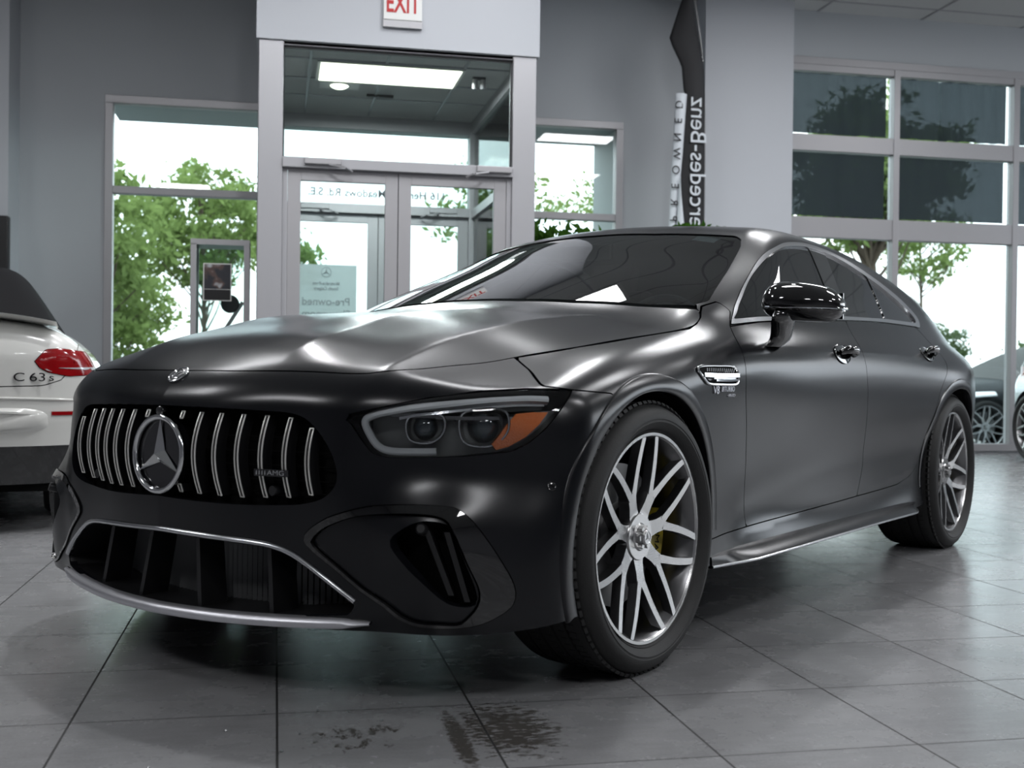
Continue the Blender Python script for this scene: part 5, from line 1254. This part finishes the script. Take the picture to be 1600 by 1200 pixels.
mb = MB(); pl = spl([(0, .595), (.30, .595), (.53, .590), (.605, .555), (.56, .515), (.3, .500), (0, .500)], 6); pl = np.array([(-a, b) for a, b in pl[::-1]][:-1] + [tuple(q) for q in pl])[:-1]
A = np.array([wpt(a, b, .018)[0] for a, b in pl]); B = np.array([wpt(a * 1.08, b + (.02 if b > .55 else -.02), -.004)[0] for a, b in pl]); n = len(A)
mb.add(list(A) + list(B), [tuple(range(n))] + [(i, (i + 1) % n, (i + 1) % n + n, i + n) for i in range(n)]); mb.build('plate_panel', M['carwhite'], WE, smooth=True, ang=50)
mb = MB(); c_ = spl([wpt(y, .66 - .03 * abs(y) ** 3, .002)[0] for y in np.linspace(-.82, .82, 15)], 4); mb.tube(c_, .006, 8); mb.build('bumper_crease', M['carwhite'], WE, smooth=True)
mb = MB(); c_ = [wpt(a, b, .004)[0] for a, b in spl([(.66, .395), (.60, .36), (.64, .30), (.78, .295), (.84, .33), (.80, .39), (.66, .395)], 4)[:-1]]; mb.tube(c_, .010, 8, closed=True); mb.build('exhaust_trim', M['gloss'], WE, smooth=True)
M['badge'] = mat('dark_badge', (.03, .03, .035), .2, .8)
for t_, y, s_ in (('C', .505, .062), ('63', .400 + .195, .062), ('s', .675, .052)):
    pass
for t_, yy, s_ in (('C', .515, .058), ('63', .595, .058), ('s', .655, .05)):
    p, n = wpt(-yy, .757, .010); text_obj('lettering', t_, s_, M['badge'], frame4(p, (0, -1, 0), (0, 0, 1), (-1, 0, 0)), WE, .003, squeeze=1.35)
MB().box(-.85, 3.3, -.72, .72, .20, .32).build('underbody', M['void'], WE)
for x in (0, 2.84):
    for s_ in (1, -1):
        mb = MB(); a = np.linspace(-.2, PI + .2, 24); V = [(x + .38 * math.cos(t_), s_ * y_, .34 + .38 * math.sin(t_)) for t_ in a for y_ in (.86, .55)]; mb.add(V, [(2 * i, 2 * i + 1, 2 * i + 3, 2 * i + 2) for i in range(23)]); mb.add([V[2 * i + 1] for i in range(24)], [tuple(range(24))]); mb.build('wheel_liner', M['void'], WE)
wheels_for(WE, .865, (0, 2.84))
# hatchbacks: one silver inside at the right edge, one black parked outside
def hatch(loc, heading, label, paint, front=False):
    E_, f, P, cons, cabm = other_car('car', loc, heading, label, paint, .89, 3.62, -.62,
        [(-.8, .98), (0, 1.0), (1.8, .98), (2.4, .95), (3.0, .88), (3.7, .74)], [(-.9, .8), (-.62, 1.0), (-.45, 1.22), (-.2, 1.38), (.6, 1.47), (1.2, 1.45), (1.7, 1.30), (2.3, 1.02), (3.5, .5)], .80, h=.045)
    hl_ = pgf([(.50, .68), (.62, .74), (.86, .80), (.88, .74), (.80, .68), (.60, .65)], axYZ); tl_ = pgf([(.45, .84), (.45, .93), (.88, .95), (.90, .86), (.7, .83)], axYZ)
    isf = lambda V: V[:, 0] - 2.7; isr = lambda V: -.05 - V[:, 0]
    mesh_obj('body', *both(P(cons + [lambda V: -cabm(V) - .002, lambda V: np.maximum(-hl_(V), -isf(V)), lambda V: np.maximum(-tl_(V), -isr(V))])), M[paint], E_)
    mesh_obj('glasshouse', *both(P([cabm])), M['rubber'] if paint == 'carblack' else M['tint'], E_)
    hq = P([isf, hl_]); mesh_obj('headlamp', *hq, M['clearlamp'], E_); mesh_obj('headlamp', *mirr(hq), M['clearlamp'], E_); tq = P([isr, tl_]); mesh_obj('tail_lamp', *tq, M['redlamp'], E_); mesh_obj('tail_lamp', *mirr(tq), M['redlamp'], E_)
    mb = MB(); V = [surf(f, (2.8, y, z), (1, 0, 0))[0] + np.array([.006, 0, 0]) for y, z in ((-.42, .66), (.42, .66), (.36, .50), (-.36, .50))]; mb.add(V, [(0, 1, 2, 3)]); mb.build('radiator_grille', M['void'], E_)
    for z in (.50, .66, .58): V = [surf(f, (2.8, y, z), (1, 0, 0))[0] + np.array([.012, 0, 0]) for y in np.linspace(-.42, .42, 12)]; MB().tube(V, .008, 6).build('grille_bar', M['chrome'], E_, smooth=True)
    for z in (.36, .27): V = [surf(f, (2.8, y, z), (1, 0, 0))[0] for y in np.linspace(-.7, .7, 14)]; MB().tube(V, .02, 6).build('bumper_ridge', M[paint], E_, smooth=True)
    MB().box(-.45, 3.3, -.72, .72, .20, .5).build('underbody', M['void'], E_); wheels_for(E_, .86, (0, 2.84)); return E_
a64 = math.radians(90 - 62)
hatch((8.20, 10.02, 0), math.radians(-97.5), 'silver car with multi-spoke wheel, cut by the right edge of the picture', 'carsilver')
hatch((11.56, 13.85, -.12), math.radians(182), 'dark car parked outside, seen through the glazing behind the parked sports car', 'carblack')
hatch((-5.2, 17.2, -.1), math.radians(-5), 'silver-grey car parked outside, low in the left window', 'carsilver')
# ------------------------------------------------------------------ outside
M['ground'] = mat('outside_ground', (.14, .145, .14), .9, noise=(.5, .15)); M['lawn'] = mat('lawn', (.07, .10, .04), .95, noise=(3, .3)); M['soffit'] = mat('soffit_panel', (.30, .34, .34), .6)
struct(MB().box(-60, 80, BY + .3, 40, -.25, -.12), 'ground_outside', M['ground']); struct(MB().box(-60, 80, 40, 140, -.25, .0), 'ground_lawn', M['lawn'])
struct(MB().box(-1.62, 3.62, BY + .3, 12.55, 3.40, 3.75), 'trim_4', M['soffit']); struct(MB().box(3.50, 3.62, BY + .3, 12.55, 0, 3.4), 'wall_return', M['soffit'])
G_ = 'trees outside the windows'
T_ = 'leafy tree '
tree('leafy_tree', -3.55, 20.5, 4.55, 1.75, .11, 11, 'leafy green tree filling the left half of the left window', nb=120, per=60, size=.10, spread=.17, lo=.15)
tree('leafy_tree', -1.55, 25.5, 5.3, 1.6, .07, 12, 'leafy green tree behind the display case, right half of the left window', nb=95, per=62, size=.10, spread=.17)
tree('leafy_tree', -4.4, 28.5, 3.9, 2.0, .10, 23, 'lower bushy green tree between the two taller trees in the left window', nb=150, per=75, size=.10, spread=.2, lo=.1)
tree('leafy_tree', .20, 21.5, 3.45, .62, .05, 13, 'green branches low at the left inside the left door leaf', nb=20, per=50, size=.085, spread=.15)
tree('leafy_tree', 4.0, 21.0, 4.8, 1.15, .06, 14, 'thin airy tree seen through the right door leaf and transom', nb=42, per=34, size=.08, spread=.17)
tree('leafy_tree', 7.9, 26.0, 5.9, 1.7, .06, 15, 'pale airy tree in the window right of the lobby', nb=42, per=34, size=.08, spread=.17)
tree('leafy_tree', 14.1, 25.5, 7.6, 2.1, .16, 16, 'tall dark tree showing through the shades beside the pale pier', nb=150, per=90, size=.13, spread=.24, lo=.1)
tree('leafy_tree', 20.0, 33.0, 6.2, 1.4, .08, 17, 'tree branches left in the clear pane behind the car roof', nb=40, per=60, size=.11, spread=.2)
tree('leafy_tree', 34.5, 55, 3.9, 1.5, .1, 18, 'small far tree at the left of the low greenery beyond the car tail', nb=40, per=60, size=.14, spread=.25, m_='leaf_far')
for k, (x, y, h_, r_, lb) in enumerate(((30.0, 41, 2.4, 1.5, 'far low bushy tree just right of the car tail'), (36.0, 47.5, 3.0, 1.9, 'far rounded bushy tree, second beyond the car tail'), (35.2, 42.5, 2.6, 1.6, 'far bushy tree next to the mullion at the right edge'), (44.5, 51, 3.9, 2.0, 'far bushy tree at the right edge of the picture'))):
    tree('bushy_tree', x, y, h_, r_, .1, 30 + k, lb, nb=70, per=70, size=.16, spread=.3, m_='leaf_far', lo=.1)
tree('shrub', -7.6, 34, 1.05, 1.0, .05, 41, 'low pale shrub at the foot of the trees in the left window', 'shrub', nb=40, per=60, size=.12, spread=.3, m_='leaf_far')
# loose wet grit on the floor before the bumper
rg = random.Random(4)
M['grit'] = mat('wet_grit', (.20, .22, .22), .12, coat=1)
g0 = None
for (u, v) in ((.145, 2.90), (.105, 2.72), (.175, 2.70), (.215, 2.84), (-.02, 2.74), (.245, 2.62), (.06, 2.55), (-.10, 2.60), (.30, 2.75), (.27, 2.95), (-.24, 2.38), (.02, 2.44)):
    if g0 is None:
        bm = bmesh.new(); bmesh.ops.create_icosphere(bm, subdivisions=2, radius=.0045)
        for q in bm.verts: q.co *= 1 + .25 * math.sin(9 * q.co.x * 200 + 7 * q.co.y * 150)
        me = bpy.data.meshes.new('grit_pebble'); bm.to_mesh(me); bm.free(); me.materials.append(M['grit']); g0 = me
    o = bpy.data.objects.new('grit_pebble', g0); col.objects.link(o); o.location = (u, v, .0028); s_ = rg.uniform(.6, 1.1); o.scale = (s_, s_ * .8, .7 * s_); o.rotation_euler = (0, 0, rg.uniform(0, 6))
    tag(o, 'tiny wet crumb of grit on the floor tiles before the front bumper', 'grit', 'grit on the floor before the car')
# ------------------------------------------------------------------ bodies of the showroom's ceiling fittings
for k, (x, y, a, b, w) in enumerate(TROFFERS):
    r = empty('ceiling_light', (x, y, CEIL)); tag(r, 'rectangular ceiling light of the showroom, above and outside the picture', 'ceiling light', 'showroom ceiling lights')
    fm = MB(); fm.box(-a / 2 - .04, a / 2 + .04, -b / 2 - .04, -b / 2, -.03, 0).box(-a / 2 - .04, a / 2 + .04, b / 2, b / 2 + .04, -.03, 0).box(-a / 2 - .04, -a / 2, -b / 2, b / 2, -.03, 0).box(a / 2, a / 2 + .04, -b / 2, b / 2, -.03, 0); fm.build('frame', M['white'], r)
for (x, y, w) in DOWNLIGHTS:
    r = empty('downlight', (x, y, CEIL)); tag(r, 'small round ceiling spotlight of the showroom, outside the picture', 'ceiling light', 'showroom spotlights')
    MB().lathe([(.105, 0), (.13, 0), (.13, -.05), (.115, -.05), (.105, -.01)], 28, axis='z').build('ring', M['white'], r, smooth=True)
